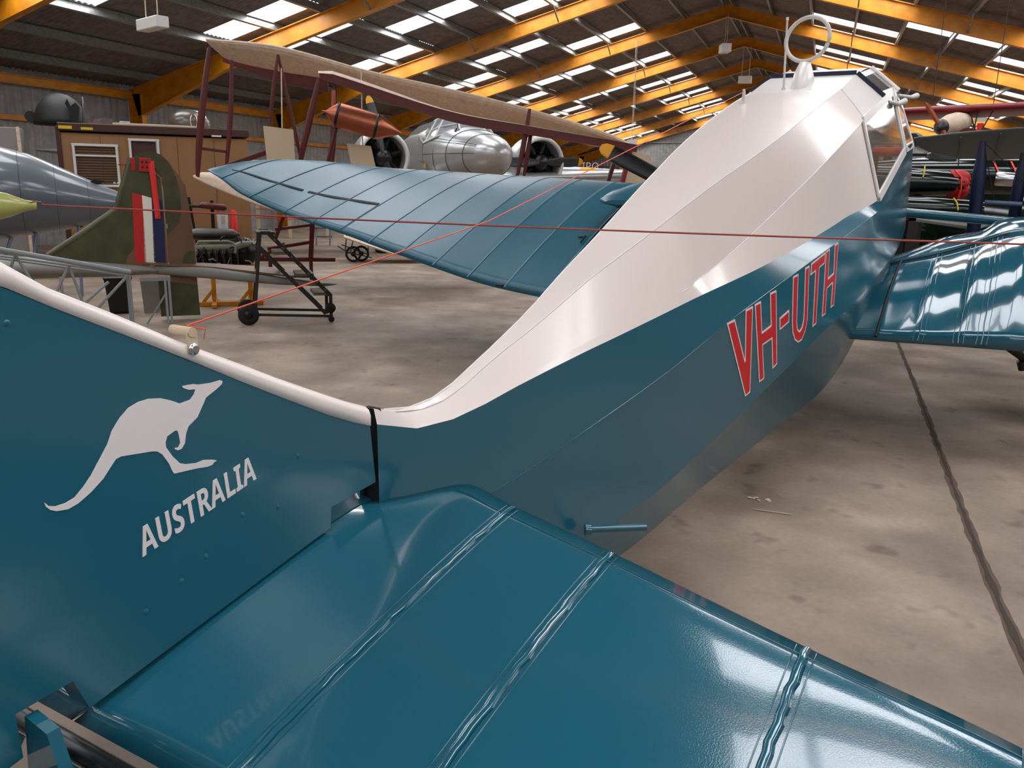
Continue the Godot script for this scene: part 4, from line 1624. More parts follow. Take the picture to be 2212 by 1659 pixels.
func portable_cabin() -> void:
	var a := thing("portable_cabin", "tan and brown flat-roofed portable cabin with blinds against the left wall", "cabin", Vector3(-11.05, 0, -11.57), 43.7)
	# front face at z = 0, corner near x = -1.19
	var st := S()
	bx(st, Vector3(0.29, 1.22, -1.3), Vector3(2.96, 2.16, 2.6), 0.01)
	var body := part("body", st, "cabin_tan", a)
	for k in 4:
		st = S()
		var x := -0.6 + 0.6 * k
		bx(st, Vector3(x, 1.22, 0.002), Vector3(0.006, 2.1, 0.004))
		part("panel_joint", st, "cabin_brown", body)
	st = S()
	bx(st, Vector3(0.29, 2.39, -1.3), Vector3(3.02, 0.13, 2.7), 0.012)
	part("roof_band", st, "cabin_brown", a)
	st = S()
	bx(st, Vector3(-1.215, 1.25, 0.0), Vector3(0.07, 2.3, 0.05), 0.006)
	part("corner_post", st, "cabin_brown", a)
	st = S()
	bx(st, Vector3(-1.19, 1.2, -1.3), Vector3(0.04, 2.2, 2.6), 0.004)
	part("side_panel", st, "cabin_brown", a)
	# windows with white frames
	for w in [[-1.01, -0.36, 1.45, 2.11, true], [-0.15, 0.29, 1.9, 2.22, false]]:
		st = S()
		var x0: float = w[0]
		var x1: float = w[1]
		var y0: float = w[2]
		var y1: float = w[3]
		for q in [[(x0 + x1) / 2, y0, x1 - x0 + 0.05, 0.04], [(x0 + x1) / 2, y1, x1 - x0 + 0.05, 0.04], [x0, (y0 + y1) / 2, 0.04, y1 - y0], [x1, (y0 + y1) / 2, 0.04, y1 - y0]]:
			bx(st, Vector3(q[0], q[1], 0.02), Vector3(q[2], q[3], 0.05), 0.004)
		if w[4]:
			bx(st, Vector3((x0 + x1) / 2, lerpf(y0, y1, 0.74), 0.02), Vector3(x1 - x0, 0.03, 0.04), 0.004)
		var win := part("window_frame", st, "off_white", a)
		if w[4]:
			for k in 15:
				st = S()
				bx(st, Vector3((x0 + x1) / 2, lerpf(y0, y1, (k + 0.6) / 15.4), 0.006), Vector3(x1 - x0 - 0.04, 0.034, 0.006), 0.0, Vector3(0.5, 0, 0))
				part("blind_slat", st, "blind", win)
		else:
			st = S()
			bx(st, Vector3((x0 + x1) / 2, (y0 + y1) / 2, 0.005), Vector3(x1 - x0 - 0.03, y1 - y0 - 0.03, 0.01))
			part("window_board", st, "cabin_brown", win)
	for q in [[-1.10, 2.38, 0.20, 0.05], [-0.78, 2.37, 0.18, 0.04]]:
		st = S()
		bx(st, Vector3(q[0], q[1], 0.055), Vector3(q[2], q[3], 0.006))
		part("yellow_label", st, "hose_yellow", a)
	st = S()
	bx(st, Vector3(1.25, 2.33, 0.055), Vector3(0.16, 0.03, 0.006))
	part("white_label", st, "off_white", a)
	for x in [-0.44, -0.385]:
		st = S()
		bx(st, Vector3(x, 1.5, 0.014), Vector3(0.035, 0.03, 0.004))
		part("window_sticker", st, "off_white", a)
	# things on its roof
	var d := thing("gun_turret", "dark rounded gun turret shell on the cabin roof", "turret", Vector3(-12.56, 2.455, -11.45), 47.6)
	st = S()
	var rg := []
	for k in 11:
		var an := PI * k / 10.0
		rg.append(PackedVector3Array(dome_ring(-0.04 - cos(an) * 0.43, sin(an) * 0.52)))
	loft(st, rg, 1)
	var shell := part("turret_shell", st, "dark_dome", d)
	st = S()
	plate(st, Transform3D(Basis(), Vector3(0, 0, 0.43)), P2([0.12, 0.02, 0.22, 0.08, 0.26, 0.28, 0.20, 0.36, 0.12, 0.30, 0.08, 0.42, 0.04, 0.34, 0.1, 0.2]), 0.0, 0.02)
	part("turret_opening", st, "black_gap", shell)
	st = S()
	var pts := []
	for k in 17:
		var an := PI * k / 16.0
		pts.append(Vector3(0.30 + 0.02 * sin(an), 0.46 * sin(an) + 0.02, 0.44 * cos(an)))
	tube(st, pts, 0.02, 8)
	part("turret_rim", st, "dexion", d)
	st = S()
	lathe(st, T0(-0.5, 0.12, 0.0), [[-0.1, 0.09], [0.1, 0.09]], 16)
	part("gun_mount", st, "black_paint", d)
	var g := thing("perspex_turret", "small brownish perspex turret dome with an oval opening on the cabin roof", "turret", Vector3(-11.42, 2.455, -13.3), 39.4)
	st = S()
	rg = []
	for q in [[0.0, 0.36], [0.1, 0.38], [0.22, 0.36], [0.32, 0.29], [0.39, 0.17], [0.415, 0.03]]:
		rg.append(ring_of(Transform3D(Basis(Vector3(1, 0, 0), Vector3(0, 0, -1), Vector3(0, 1, 0)), Vector3(-0.03, q[0], -0.0)), q[1], q[1], 26))
	loft(st, rg, 1)
	part("dome", st, "old_perspex", g)
	st = S()
	var ov := []
	for k in 21:
		var an := TAU * k / 20.0
		ov.append(Vector3(0.06 + 0.06 * cos(an), 0.18 + 0.13 * sin(an), 0.385 - 0.12 * absf(sin(an)) * (0.5 + 0.5 * sin(an))))
	tube(st, ov, 0.01, 8, false)
	part("opening_rim", st, "linen", g)
	var c := S()
	bx(c, Vector3(-11.85, 2.51, -12.1), Vector3(0.18, 0.11, 0.18), 0.015, Vector3(0, 0.78, 0))
	solo("green_box", c, "tube_grey", "small grey green box on the cabin roof beside the dark cover", "box")
	c = S()
	rg = []
	for q in [[-0.26, 0.14], [-0.1, 0.17], [0.05, 0.16], [0.2, 0.08]]:
		rg.append(PackedVector3Array([Vector3(q[0], 0, 0.2), Vector3(q[0], q[1], 0.12), Vector3(q[0] + 0.03, q[1] * 0.9, -0.1), Vector3(q[0], 0, -0.2)]))
	loft(c, rg, -1)
	var cover := solo("dark_cover", c, "cabin_brown", "crumpled dark brown cover lying on the cabin roof behind the turret", "cover")
	cover.position = Vector3(-12.3, 2.455, -12.2)
	cover.rotation_degrees.y = 44
	c = S()
	bx(c, Vector3(0, 0.03, 0), Vector3(1.35, 0.06, 0.35), 0.006)
	var plank := solo("long_board", c, "canvas", "long pale board lying along the edge of the cabin roof", "board")
	plank.position = Vector3(-11.32, 2.455, -12.25)
	plank.rotation_degrees.y = 43.7
	# cream cupboards left of the cabin
	var cu := thing("cream_cupboard", "plain cream cupboard panels left of the brown cabin", "cupboard", Vector3(-12.52, 0, -10.3), 43.7)
	st = S()
	bx(st, Vector3(-0.55, 1.17, 0), Vector3(1.5, 2.34, 0.5), 0.01)
	part("body", st, "grey_panel", cu)
	st = S()
	bx(st, Vector3(0.17, 1.17, 0.26), Vector3(0.05, 2.36, 0.03), 0.004)
	part("edge_strip", st, "linen", cu)
	st = S()
	bx(st, Vector3(-0.62, 2.0, 0.252), Vector3(0.02, 0.6, 0.006), 0, Vector3(0, 0, 0.1))
	part("panel_joint", st, "cabin_brown", cu)

func dome_ring(x: float, r: float) -> PackedVector3Array:
	var o := PackedVector3Array()
	for k in 19:
		var an := PI * k / 18.0
		o.append(Vector3(x, sin(an) * r * 1.03, cos(an) * r * 0.85))
	return o

func small_left_things() -> void:
	# tubular trolley, its thick top rail sloping away
	var a := thing("tube_trolley", "light grey tubular steel trolley frame in front of the camouflaged tail", "trolley", Vector3(-6.73, 0, -5.98), 48.4)
	for q in [
		[-0.75, 0.99, 0.5, 0.56, 0.69, 0.42, 0.030], [-0.75, 0.88, 0.05, 0.52, 0.655, 0.05, 0.016], [0.56, 0.69, 0.42, 0.50, 0.655, 0.05, 0.018], [-0.75, 0.89, 0.4, 0.53, 0.65, 0.38, 0.012]]:
		var st := S()
		tube(st, [Vector3(q[0], q[1], q[2] - 0.42), Vector3(q[3], q[4], q[5] - 0.42)], q[6] * 0.8, 12)
		part("rail", st, "tube_grey", a)
	for q in [[-0.40, 0.88, -0.52, 0.6], [-0.40, 0.88, -0.28, 0.6], [0.03, 0.77, -0.18, 0.35], [0.03, 0.77, 0.13, 0.35], [0.55, 0.67, 0.14, 0.24], [0.36, 0.60, -0.05, 0.24]]:
		var st := S()
		tube(st, [Vector3(q[0], q[1], -0.02), Vector3(q[2], q[3], -0.02)], 0.014, 10)
		part("brace", st, "tube_grey", a)
	for x in [-0.7, -0.05, 0.55]:
		var st := S()
		tube(st, [Vector3(x, 0.0, -0.02), Vector3(x, 0.66, -0.02)], 0.013, 10)
		tube(st, [Vector3(x, 0.0, -0.4), Vector3(x, 0.62, -0.38)], 0.013, 10)
		part("leg", st, "tube_grey", a)
	# black bin
	var b := thing("black_bin", "black plastic bin standing under the camouflaged tail", "bin", Vector3(-7.86, 0, -7.76), 45.3)
	var st := S()
	var rg := []
	for q in [[0.0, 0.10], [0.03, 0.115], [0.38, 0.145], [0.42, 0.15], [0.42, 0.14], [0.05, 0.105]]:
		var r := PackedVector3Array()
		for c in [[1, 1], [-1, 1], [-1, -1], [1, -1]]:
			r.append(Vector3(c[0] * q[1] - 0.04, q[0], c[1] * q[1]))
		rg.append(r)
	loft(st, rg, -1)
	part("bin_body", st, "black_paint", b)
	st = S()
	bx(st, Vector3(-0.04, 0.43, 0), Vector3(0.32, 0.03, 0.32), 0.01)
	part("bin_lid", st, "black_paint", b)
	# grey board leaning beside the bin
	st = S()
	plate(st, T0(0, 0, 0), P2([-0.13, 0.40, 0.16, 0.38, 0.09, 0.10, 0.06, 0.0, -0.11, 0.0]), -0.01, 0.01)
	var board := solo("grey_board", st, "grey_panel", "light grey board standing between the black bin and the tail trestle", "board")
	board.position = Vector3(-7.55, 0.0, -7.92)
	board.rotation_degrees.y = 45
	# yellow-green streamlined pod tip with the wire hook
	var p := thing("pod_tip", "glossy yellow green pod tip with a copper hook at the far left", "pod", Vector3(-2.78, 0, -2.28), 50.7)
	st = S()
	rg = []
	for q in [[-0.9, 0.03], [-0.7, 0.06], [-0.3, 0.075], [-0.09, 0.066], [-0.05, 0.050], [-0.02, 0.043], [0.01, 0.030], [0.035, 0.020], [0.055, 0.0165], [0.066, 0.0155], [0.070, 0.010]]:
		rg.append(ring_of(Transform3D(Basis(Vector3(0, 0, -1), Vector3.UP, Vector3(1, 0, 0)), Vector3(q[0], 1.492, 0)), q[1], q[1], 28))
	loft(st, rg, 1)
	part("pod_body", st, "cream_gloss", p)
	st = S()
	tube(st, [Vector3(0.048, 1.504, 0.017), Vector3(0.066, 1.507, 0.014), Vector3(0.085, 1.505, 0.004), Vector3(0.0865, 1.497, 0.0), Vector3(0.090, 1.494, 0.0)], 0.0017, 8)
	part("copper_hook", st, "copper", p)
	st = S()
	tube(st, [Vector3(-0.5, 0.0, 0), Vector3(-0.5, 1.44, 0)], 0.03, 12)
	bx(st, Vector3(-0.5, 0.02, 0), Vector3(0.4, 0.04, 0.4), 0.005)
	part("stand", st, "tube_grey", p)
	# the long wire that runs from the hook across the picture to the right
	st = S()
	var hook := Vector3(-2.78, 0, -2.28) + Basis(Vector3.UP, deg_to_rad(50.7)) * Vector3(0.089, 1.494, 0.0)
	var far_end := Vector3(1.13, 1.452, -3.05)
	var pts := []
	for k in 25:
		var f := k / 24.0
		var q := hook.lerp(far_end, f)
		q.y -= 0.012 * sin(f * PI)
		pts.append(q)
	tube(st, pts, 0.0034, 6)
	for k in 4:
		lathe(st, along(pts[0].lerp(pts[1], 0.02 * k), pts[0].lerp(pts[1], 0.02 * k + 0.012)), [[-0.001, 0.004], [0.001, 0.004]], 8)
	solo("long_wire", st, "red_wire", "thin red wire stretched from the yellow green pod right across to the right", "wire")
	# fire extinguisher and padded lever behind the engine
	var e := thing("fire_extinguisher", "red fire extinguisher standing behind the aero engine", "fire extinguisher", Vector3(-9.31, 0, -11.76), 38.4)
	st = S()
	tube(st, [Vector3(-0.025, 0.72, 0), Vector3(-0.025, 1.06, 0), Vector3(-0.025, 1.10, 0)], [0.055, 0.055, 0.025], 16)
	part("cylinder", st, "strap_red", e)
	st = S()
	bx(st, Vector3(-0.025, 0.36, 0), Vector3(0.16, 0.72, 0.16), 0.01)
	part("plinth", st, "dexion", e)
	e = thing("padded_lever", "dark red padded lever arm on a black frame behind the camouflaged tail", "lever", Vector3(-9.36, 0, -11.62), 38.4)
	st = S()
	tube(st, [Vector3(-0.75, 1.17, 0), Vector3(-0.38, 1.155, 0)], 0.03, 10)
	part("arm", st, "dexion", e)
	st = S()
	tube(st, [Vector3(-0.42, 1.175, 0), Vector3(-0.38, 1.175, 0), Vector3(-0.04, 1.14, 0), Vector3(0.0, 1.135, 0)], [0.03, 0.055, 0.055, 0.03], 12)
	part("pad", st, "red_wood", e)
	st = S()
	tube(st, [Vector3(-0.62, 0.0, 0), Vector3(-0.58, 1.3, 0)], 0.02, 8)
	tube(st, [Vector3(-0.45, 0.0, 0), Vector3(-0.58, 1.3, 0)], 0.02, 8)
	tube(st, [Vector3(-0.23, 0.0, -0.05), Vector3(-0.23, 1.25, -0.05)], 0.03, 8)
	part("frame", st, "black_paint", e)
	# white bucket with printed lines
	var bu := thing("white_bucket", "white tub with printed lines beside the dark red padded lever", "tub", Vector3(-9.85, 0.62, -12.1), 38.4)
	st = S()
	tube(st, [Vector3(0, 0.14, 0), Vector3(0, 0.40, 0)], [0.085, 0.095], 20)
	part("tub", st, "off_white", bu)
	for k in 5:
		st = S()
		bx(st, Vector3(0.01, 0.35 - 0.03 * k, 0.094), Vector3(0.07 - 0.01 * (k % 2), 0.008, 0.004))
		part("printed_line", st, "grey_panel", bu)
	st = S()
	bx(st, Vector3(0, -0.24, 0), Vector3(0.5, 0.76, 0.3), 0.01)
	part("shelf", st, "dexion", bu)
	# cream posts and barrier ropes beyond the engine
	for q in [[-14.2, -20.3, "cream barrier post in the middle of three holding orange ropes"], [-13.35, -20.9, "cream barrier post at the right end of the orange ropes"], [-15.2, -20.2, "cream barrier post at the left end of the orange ropes"]]:
		st = S()
		bx(st, Vector3(q[0], 0.45, q[1]), Vector3(0.1, 0.9, 0.1), 0.006, Vector3(0, 0.6, 0))
		solo("barrier_post", st, "canvas", q[2], "post", "cream barrier posts behind the steps")
	for k in 2:
		st = S()
		tube(st, [Vector3(-15.2, 0.80 - 0.25 * k, -20.14), Vector3(-14.2, 0.78 - 0.25 * k, -20.24), Vector3(-13.35, 0.80 - 0.25 * k, -20.84)], 0.012, 6)
		solo("barrier_rope", st, "strap_orange", ["upper orange barrier rope strung between cream posts", "lower orange barrier rope strung between cream posts"][k], "rope")
	# pale blue trestle on the floor
	var tr := thing("blue_trestle", "pale blue metal trestle standing on the floor under the port wing", "trestle", Vector3(-11.95, 0, -18.5), 32.8)
	for x in [-0.16, 0.18]:
		st = S()
		tube(st, [Vector3(x - 0.02, 0, 0.12), Vector3(x, 0.45, 0), Vector3(x - 0.02, 0, -0.12)], 0.018, 8)
		part("leg", st, "pale_blue", tr)
	for y in [0.44, 0.22]:
		st = S()
		tube(st, [Vector3(-0.2, y, 0), Vector3(0.22, y, 0)], 0.02, 8)
		part("cross_bar", st, "pale_blue", tr)
	# white light fitting hanging on two chains
	light_fitting(Vector3(-6.07, 2.95, -6.64), 68.0, 0.42, 4.4, "white box light fitting hanging on two cords at the upper left", false)

func light_fitting(at: Vector3, turn: float, long: float, top: float, label: String, on: bool) -> void:
	var l := thing("light_fitting", label, "light fitting", at, turn)
	var st := S()
	bx(st, Vector3(0, 0.05, 0), Vector3(0.12 if long < 0.43 else 0.3, 0.1 if long < 0.43 else 0.26, long), 0.006)
	part("housing", st, "white_gloss", l)
	for z in [-long * 0.28, long * 0.28]:
		st = S()
		tube(st, [Vector3(0, 0.1 if long < 0.43 else 0.18, z), Vector3(0.01, (top - at.y) * 0.5, z), Vector3(0, top - at.y, z)], 0.006 if long < 0.43 else 0.01, 6)
		part("cord", st, "linen", l)


# ------------------------------------------------------------------ the annular biplane
func ring_biplane() -> void:
	# own axes: x to the right of the picture, z towards the camera
	var a := thing("ring_wing_biplane", "early biplane with cream linen ring wings and dark red wooden struts behind the port wing", "airplane", Vector3(-6.42, 0, -11.3), 29.6)
	# upper wing: a curved linen surface seen from below, with a dark red rim
	var st := S()
	var rg := []
	var up := [-2.2, 3.47, -1.25, 3.415, 0.0, 3.14, 1.09, 2.95, 2.29, 2.71, 3.54, 2.39, 4.0, 2.20]
	var lo := [-2.2, 3.42, -2.05, 3.30, -1.3, 3.16, -0.65, 3.08, 1.09, 2.70, 2.29, 2.49, 3.4, 2.24, 4.0, 2.17]
	for k in 41:
		var x := -2.2 + 6.2 * (1.0 - cos(PI * k / 40.0)) / 2.0
		var yu := cv(up, x)
		var yl := cv(lo, x)
		var d := 0.35
		rg.append(PackedVector3Array([Vector3(x, yu, d), Vector3(x, yu - 0.03, d + 0.015), Vector3(x, lerpf(yu, yl, 0.5) - 0.03, 0.05), Vector3(x, yl, -d), Vector3(x, yl + 0.03, -d - 0.02), Vector3(x, lerpf(yu, yl, 0.5) + 0.06, 0.05)]))
	loft(st, rg, 2)
	var wing := part("upper_wing", st, "linen", a)
	for k in 8:
		st = S()
		var f := (k + 1) / 9.0
		var pts := []
		for i in 31:
			var x := lerpf(-2.0, 3.85, i / 30.0)
			var yu := cv(up, x) - 0.03
			var yl := cv(lo, x)
			var ym := lerpf(cv(up, x), yl, 0.5) - 0.03
			var y: float = lerpf(yu, ym, f * 2.0) if f < 0.5 else lerpf(ym, yl, f * 2.0 - 1.0)
			pts.append(Vector3(x, y - 0.001, lerpf(0.56, -0.55, f)))
		tube(st, pts, 0.004, 5)
		part("fabric_rib", st, "linen", wing)
	st = S()
	rg = []
	for q in [[-2.13, 3.34, 3.28], [-1.3, 3.17, 3.01], [-0.62, 3.07, 2.90]]:
		rg.append(PackedVector3Array([Vector3(q[0], q[1], -0.5), Vector3(q[0], q[2], -0.5), Vector3(q[0], q[2], -0.54), Vector3(q[0], q[1], -0.54)]))
	loft(st, rg, -1)
	part("rim_board", st, "red_wood", a)
	# second wing ring end, with its deep red rim
	st = S()
	rg = []
	var ru := [-0.67, 3.045, -0.55, 3.05, 1.09, 2.605, 2.3, 2.43, 3.92, 2.215]
	var rl := [-0.67, 2.98, 1.09, 2.475, 2.3, 2.31, 3.92, 2.11]
	for k in 25:
		var x := lerpf(-0.68, 3.92, k / 24.0)
		rg.append(PackedVector3Array([Vector3(x, cv(ru, x), 0.62), Vector3(x, cv(rl, x), 0.62), Vector3(x, cv(rl, x), 0.56), Vector3(x, cv(ru, x), 0.56)]))
	loft(st, rg, -1)
	part("rim_board", st, "red_wood", a)
	st = S()
	rg = []
	for k in 25:
		var x := lerpf(-0.70, 3.92, k / 24.0)
		var w := cv([-0.7, 0.035, -0.55, 0.05, 0.2, 0.045, 1.2, 0.02, 3.9, 0.005], x)
		var y := cv(ru, x)
		rg.append(PackedVector3Array([Vector3(x, y, 0.63), Vector3(x, y + w, 0.55), Vector3(x, y + w + 0.005, 0.2), Vector3(x, y - 0.01, 0.2)]))
	loft(st, rg, -1)
	part("inner_wing", st, "linen", a)
	# struts
	for q in [
		[-2.15, 3.35, -2.36, 2.3, -2.42, 1.62, 0.10, 0.4], [-1.90, 3.22, -1.93, 2.5, -2.06, 1.75, 0.075, 0.2], [-1.25, 3.28, -1.34, 2.8, -1.40, 2.35, 0.06, 0.4], [-1.25, 3.30, -1.1, 2.5, -0.98, 1.80, 0.06, 0.35],
		[-0.69, 2.98, -0.85, 2.4, -1.0, 1.80, 0.10, 0.6], [-0.485, 2.90, -0.50, 2.4, -0.56, 1.78, 0.09, 0.5], [2.29, 2.68, 2.24, 2.3, 2.12, 1.70, 0.08, 0.55], [2.34, 2.4, 2.30, 2.1, 2.24, 1.70, 0.07, 0.45]]:
		st = S()
		var w: float = q[6]
		rg = []
		var pts := [Vector3(q[0], q[1], q[7]), Vector3(q[2], q[3], q[7]), Vector3(q[4], q[5], q[7])]
		for i in 9:
			var f := i / 8.0
			var p: Vector3 = pts[0].lerp(pts[1], f).lerp(pts[1].lerp(pts[2], f), f)
			var hw := w * 0.5 * (0.55 + 0.45 * sin(f * PI))
			rg.append(ring_of(Transform3D(Basis(Vector3(1, 0, 0), Vector3(0, 0, 1), Vector3(0, -1, 0)), p), hw, hw * 0.45, 12))
		loft(st, rg, 1)
		part("strut", st, "red_wood", a)
	# lower frame: rails and skid beams
	for q in [
		[-2.42, 2.02, 0.3, -2.05, 1.98, 0.2, 0.05], [-2.05, 1.78, 0.2, -1.35, 2.05, 0.0, 0.09], [-1.35, 2.06, 0.0, -1.1, 2.02, 0.0, 0.08], [-1.6, 1.75, -0.1, -1.2, 2.0, -0.1, 0.06]]:
		st = S()
		bar(st, Vector3(q[0], q[1], q[2]), Vector3(q[3], q[4], q[5]), q[6], q[6] * 0.8, 0.01)
		part("frame_rail", st, "red_wood", a)
	# lower ring wing
	st = S()
	rg = []
	var lu := [-2.46, 1.66, -2.3, 1.70, -1.0, 1.33, 0.0, 1.0, 1.0, 0.72, 2.0, 0.55]
	var ll := [-2.46, 1.61, -2.3, 1.52, -1.55, 1.22, -0.72, 0.985, 0.0, 0.80, 0.9, 0.52, 2.0, 0.32]
	for k in 31:
		var x := lerpf(-2.47, 1.6, k / 30.0)
		var yu := cv(lu, x)
		var yl := cv(ll, x)
		rg.append(PackedVector3Array([Vector3(x, yu, -0.9), Vector3(x, lerpf(yu, yl, 0.5) - 0.02, -0.2), Vector3(x, yl, 0.45), Vector3(x, yl + 0.03, 0.47), Vector3(x, lerpf(yu, yl, 0.5) + 0.06, -0.2)]))
	loft(st, rg, 2)
	part("lower_wing", st, "linen", a)
	# copper fuel tank
	st = S()
	var ax := along(Vector3(-0.62, 2.525, 0.9), Vector3(0.39, 2.27, 0.9))
	lathe(st, ax, [[-0.55, 0.005], [-0.50, 0.02], [-0.37, 0.165], [-0.33, 0.17], [0.20, 0.17], [0.25, 0.165], [0.55, 0.012], [0.56, 0.002]], 32)
	var tank := part("fuel_tank", st, "copper", a, "polished copper fuel tank with pointed ends")
	for z in [-0.34, 0.20]:
		st = S()
		lathe(st, ax * Transform3D(Basis(), Vector3(0, 0, z)), [[-0.018, 0.172], [-0.018, 0.176], [0.018, 0.176], [0.018, 0.172]], 32)
		part("tank_strap", st, "black_paint", tank)
	st = S()
	tube(st, [Vector3(-0.50, 2.56, 0.9), Vector3(-0.49, 2.80, 0.9)], 0.03, 10)
	part("filler_neck", st, "copper", tank)
	st = S()
	tube(st, [Vector3(-0.45, 2.4, 0.85), Vector3(-0.62, 1.75, 0.8)], 0.03, 10)
	part("tank_prop", st, "red_wood", a)
	# linen side panels hung on cords
	for q in [[-1.40, 2.30, -1.00, 2.26, -0.99, 1.74, -1.37, 1.78], [-0.28, 2.10, 0.05, 2.07, 0.12, 1.74, -0.22, 1.74]]:
		st = S()
		plate(st, T0(-0.05, 0.02, 0.75), P2([q[0], q[1], q[2], q[3], q[4], q[5], q[6], q[7]]), -0.006, 0.006)
		part("linen_panel", st, "canvas", a)
		st = S()
		tube(st, [Vector3(lerpf(q[0], q[2], 0.5), q[1], 0.75), Vector3(lerpf(q[0], q[2], 0.5), 3.1, 0.5)], 0.008, 6)
		part("cord", st, "linen", a)
	# tail end beyond the fuselage of the foreground machine
	st = S()
	plate(st, T0(4.0, 0, 0.2), P2([-0.03, 2.20, 0.28, 2.03, 0.36, 1.70, -0.12, 1.6]), -0.03, 0.03)
	part("tail_canvas", st, "canvas", a)
	st = S()
	bar(st, Vector3(3.93, 2.22, 0.3), Vector3(3.80, 1.6, 0.3), 0.09, 0.06, 0.01)
	part("tail_post", st, "wing_red", a)
	st = S()
	bar(st, Vector3(3.72, 1.95, 0.1), Vector3(3.62, 1.6, 0.1), 0.07, 0.06, 0.01)
	part("tail_post", st, "red_wood", a)
	# undercarriage: skids, posts and two wheels
	var u := thing("skid_undercarriage", "dark red wooden skids and posts on the floor under the ring wing", "undercarriage", Vector3(-8.0, 0, -11.9), 33.4)
	for q in [[-0.95, 0.33, 0.0, 0.45, 0.33, 0.1, 0.07], [-0.62, 0.52, 0.3, 0.06, 0.62, 0.1, 0.06], [-0.35, 1.05, 0.1, -0.52, 0.62, 0.1, 0.06], [0.10, 0.95, 0.1, 0.05, 0.36, 0.1, 0.08], [-0.5, 0.82, 0.1, 0.1, 0.90, 0.1, 0.05], [-0.8, 0.34, 0.2, -0.35, 0.6, 0.2, 0.06]]:
		var s2 := S()
		bar(s2, Vector3(q[0], q[1], q[2]), Vector3(q[3], q[4], q[5]), q[6], q[6], 0.01)
		part("skid_beam", s2, "red_wood", u)
	for x in [-0.6, 0.05]:
		var s2 := S()
		bar(s2, Vector3(x, 0.0, 0.1), Vector3(x, 0.34, 0.1), 0.06, 0.06, 0.008)
		part("skid_leg", s2, "red_wood", u)
	var k := thing("skid_trolley", "pair of small dark spoked wheels with thin skids under the port wing", "wheels", Vector3(-8.9, 0, -14.9), 30.7)
	for x in [-0.02, 0.14]:
		var s2 := S()
		var pts := []
		for i in 25:
			var an := TAU * i / 24.0
			pts.append(Vector3(x + 0.14 * cos(an), 0.165 + 0.14 * sin(an), -x))
		tube(s2, pts, 0.024, 8, false)
		var wh := part("wheel", s2, "rubber", k)
		s2 = S()
		tube(s2, [Vector3(x, 0.165, -x - 0.03), Vector3(x, 0.165, -x + 0.03)], 0.05, 10)
		for i in 6:
			var an := PI * i / 6.0
			tube(s2, [Vector3(x - 0.14 * cos(an), 0.165 - 0.14 * sin(an), -x), Vector3(x + 0.14 * cos(an), 0.165 + 0.14 * sin(an), -x)], 0.003, 4)
		part("spokes", s2, "dark_engine", wh)
	for q in [[-0.33, 0.33, -0.12, 0.20], [-0.12, 0.20, 0.35, 0.10], [-0.18, 0.23, -0.14, 0.57], [-0.08, 0.19, 0.0, 0.52], [0.28, 0.12, 0.28, 0.4], [-0.25, 0.36, 0.3, 0.15]]:
		var s2 := S()
		tube(s2, [Vector3(q[0], q[1], 0.1), Vector3(q[2], q[3], 0.1)], 0.012, 6)
		part("skid", s2, "dexion", k)
	var s3 := S()
	var lw := []
	for q in [[-0.2, 0.56, 0.50], [0.2, 0.50, 0.36], [0.7, 0.36, 0.2], [1.15, 0.22, 0.09], [1.35, 0.12, 0.08]]:
		lw.append(PackedVector3Array([Vector3(q[0], q[1], -0.6), Vector3(q[0], q[2], 0.3), Vector3(q[0], q[2] + 0.03, 0.32), Vector3(q[0], q[1] + 0.03, -0.6)]))
	loft(s3, lw, -1)
	part("lower_surface", s3, "linen", k)


# ------------------------------------------------------------------ the silver twin-engined bomber
func super_ring(z: float, cx: float, cy: float, hx: float, hy: float, n := 32, p := 0.8) -> PackedVector3Array:
	var r := PackedVector3Array()
	for k in n:
		var an := TAU * k / n
		var c := cos(an)
		var s := sin(an)
		r.append(Vector3(cx + hx * signf(c) * pow(absf(c), p), cy + hy * signf(s) * pow(absf(s), p), z))
	return r

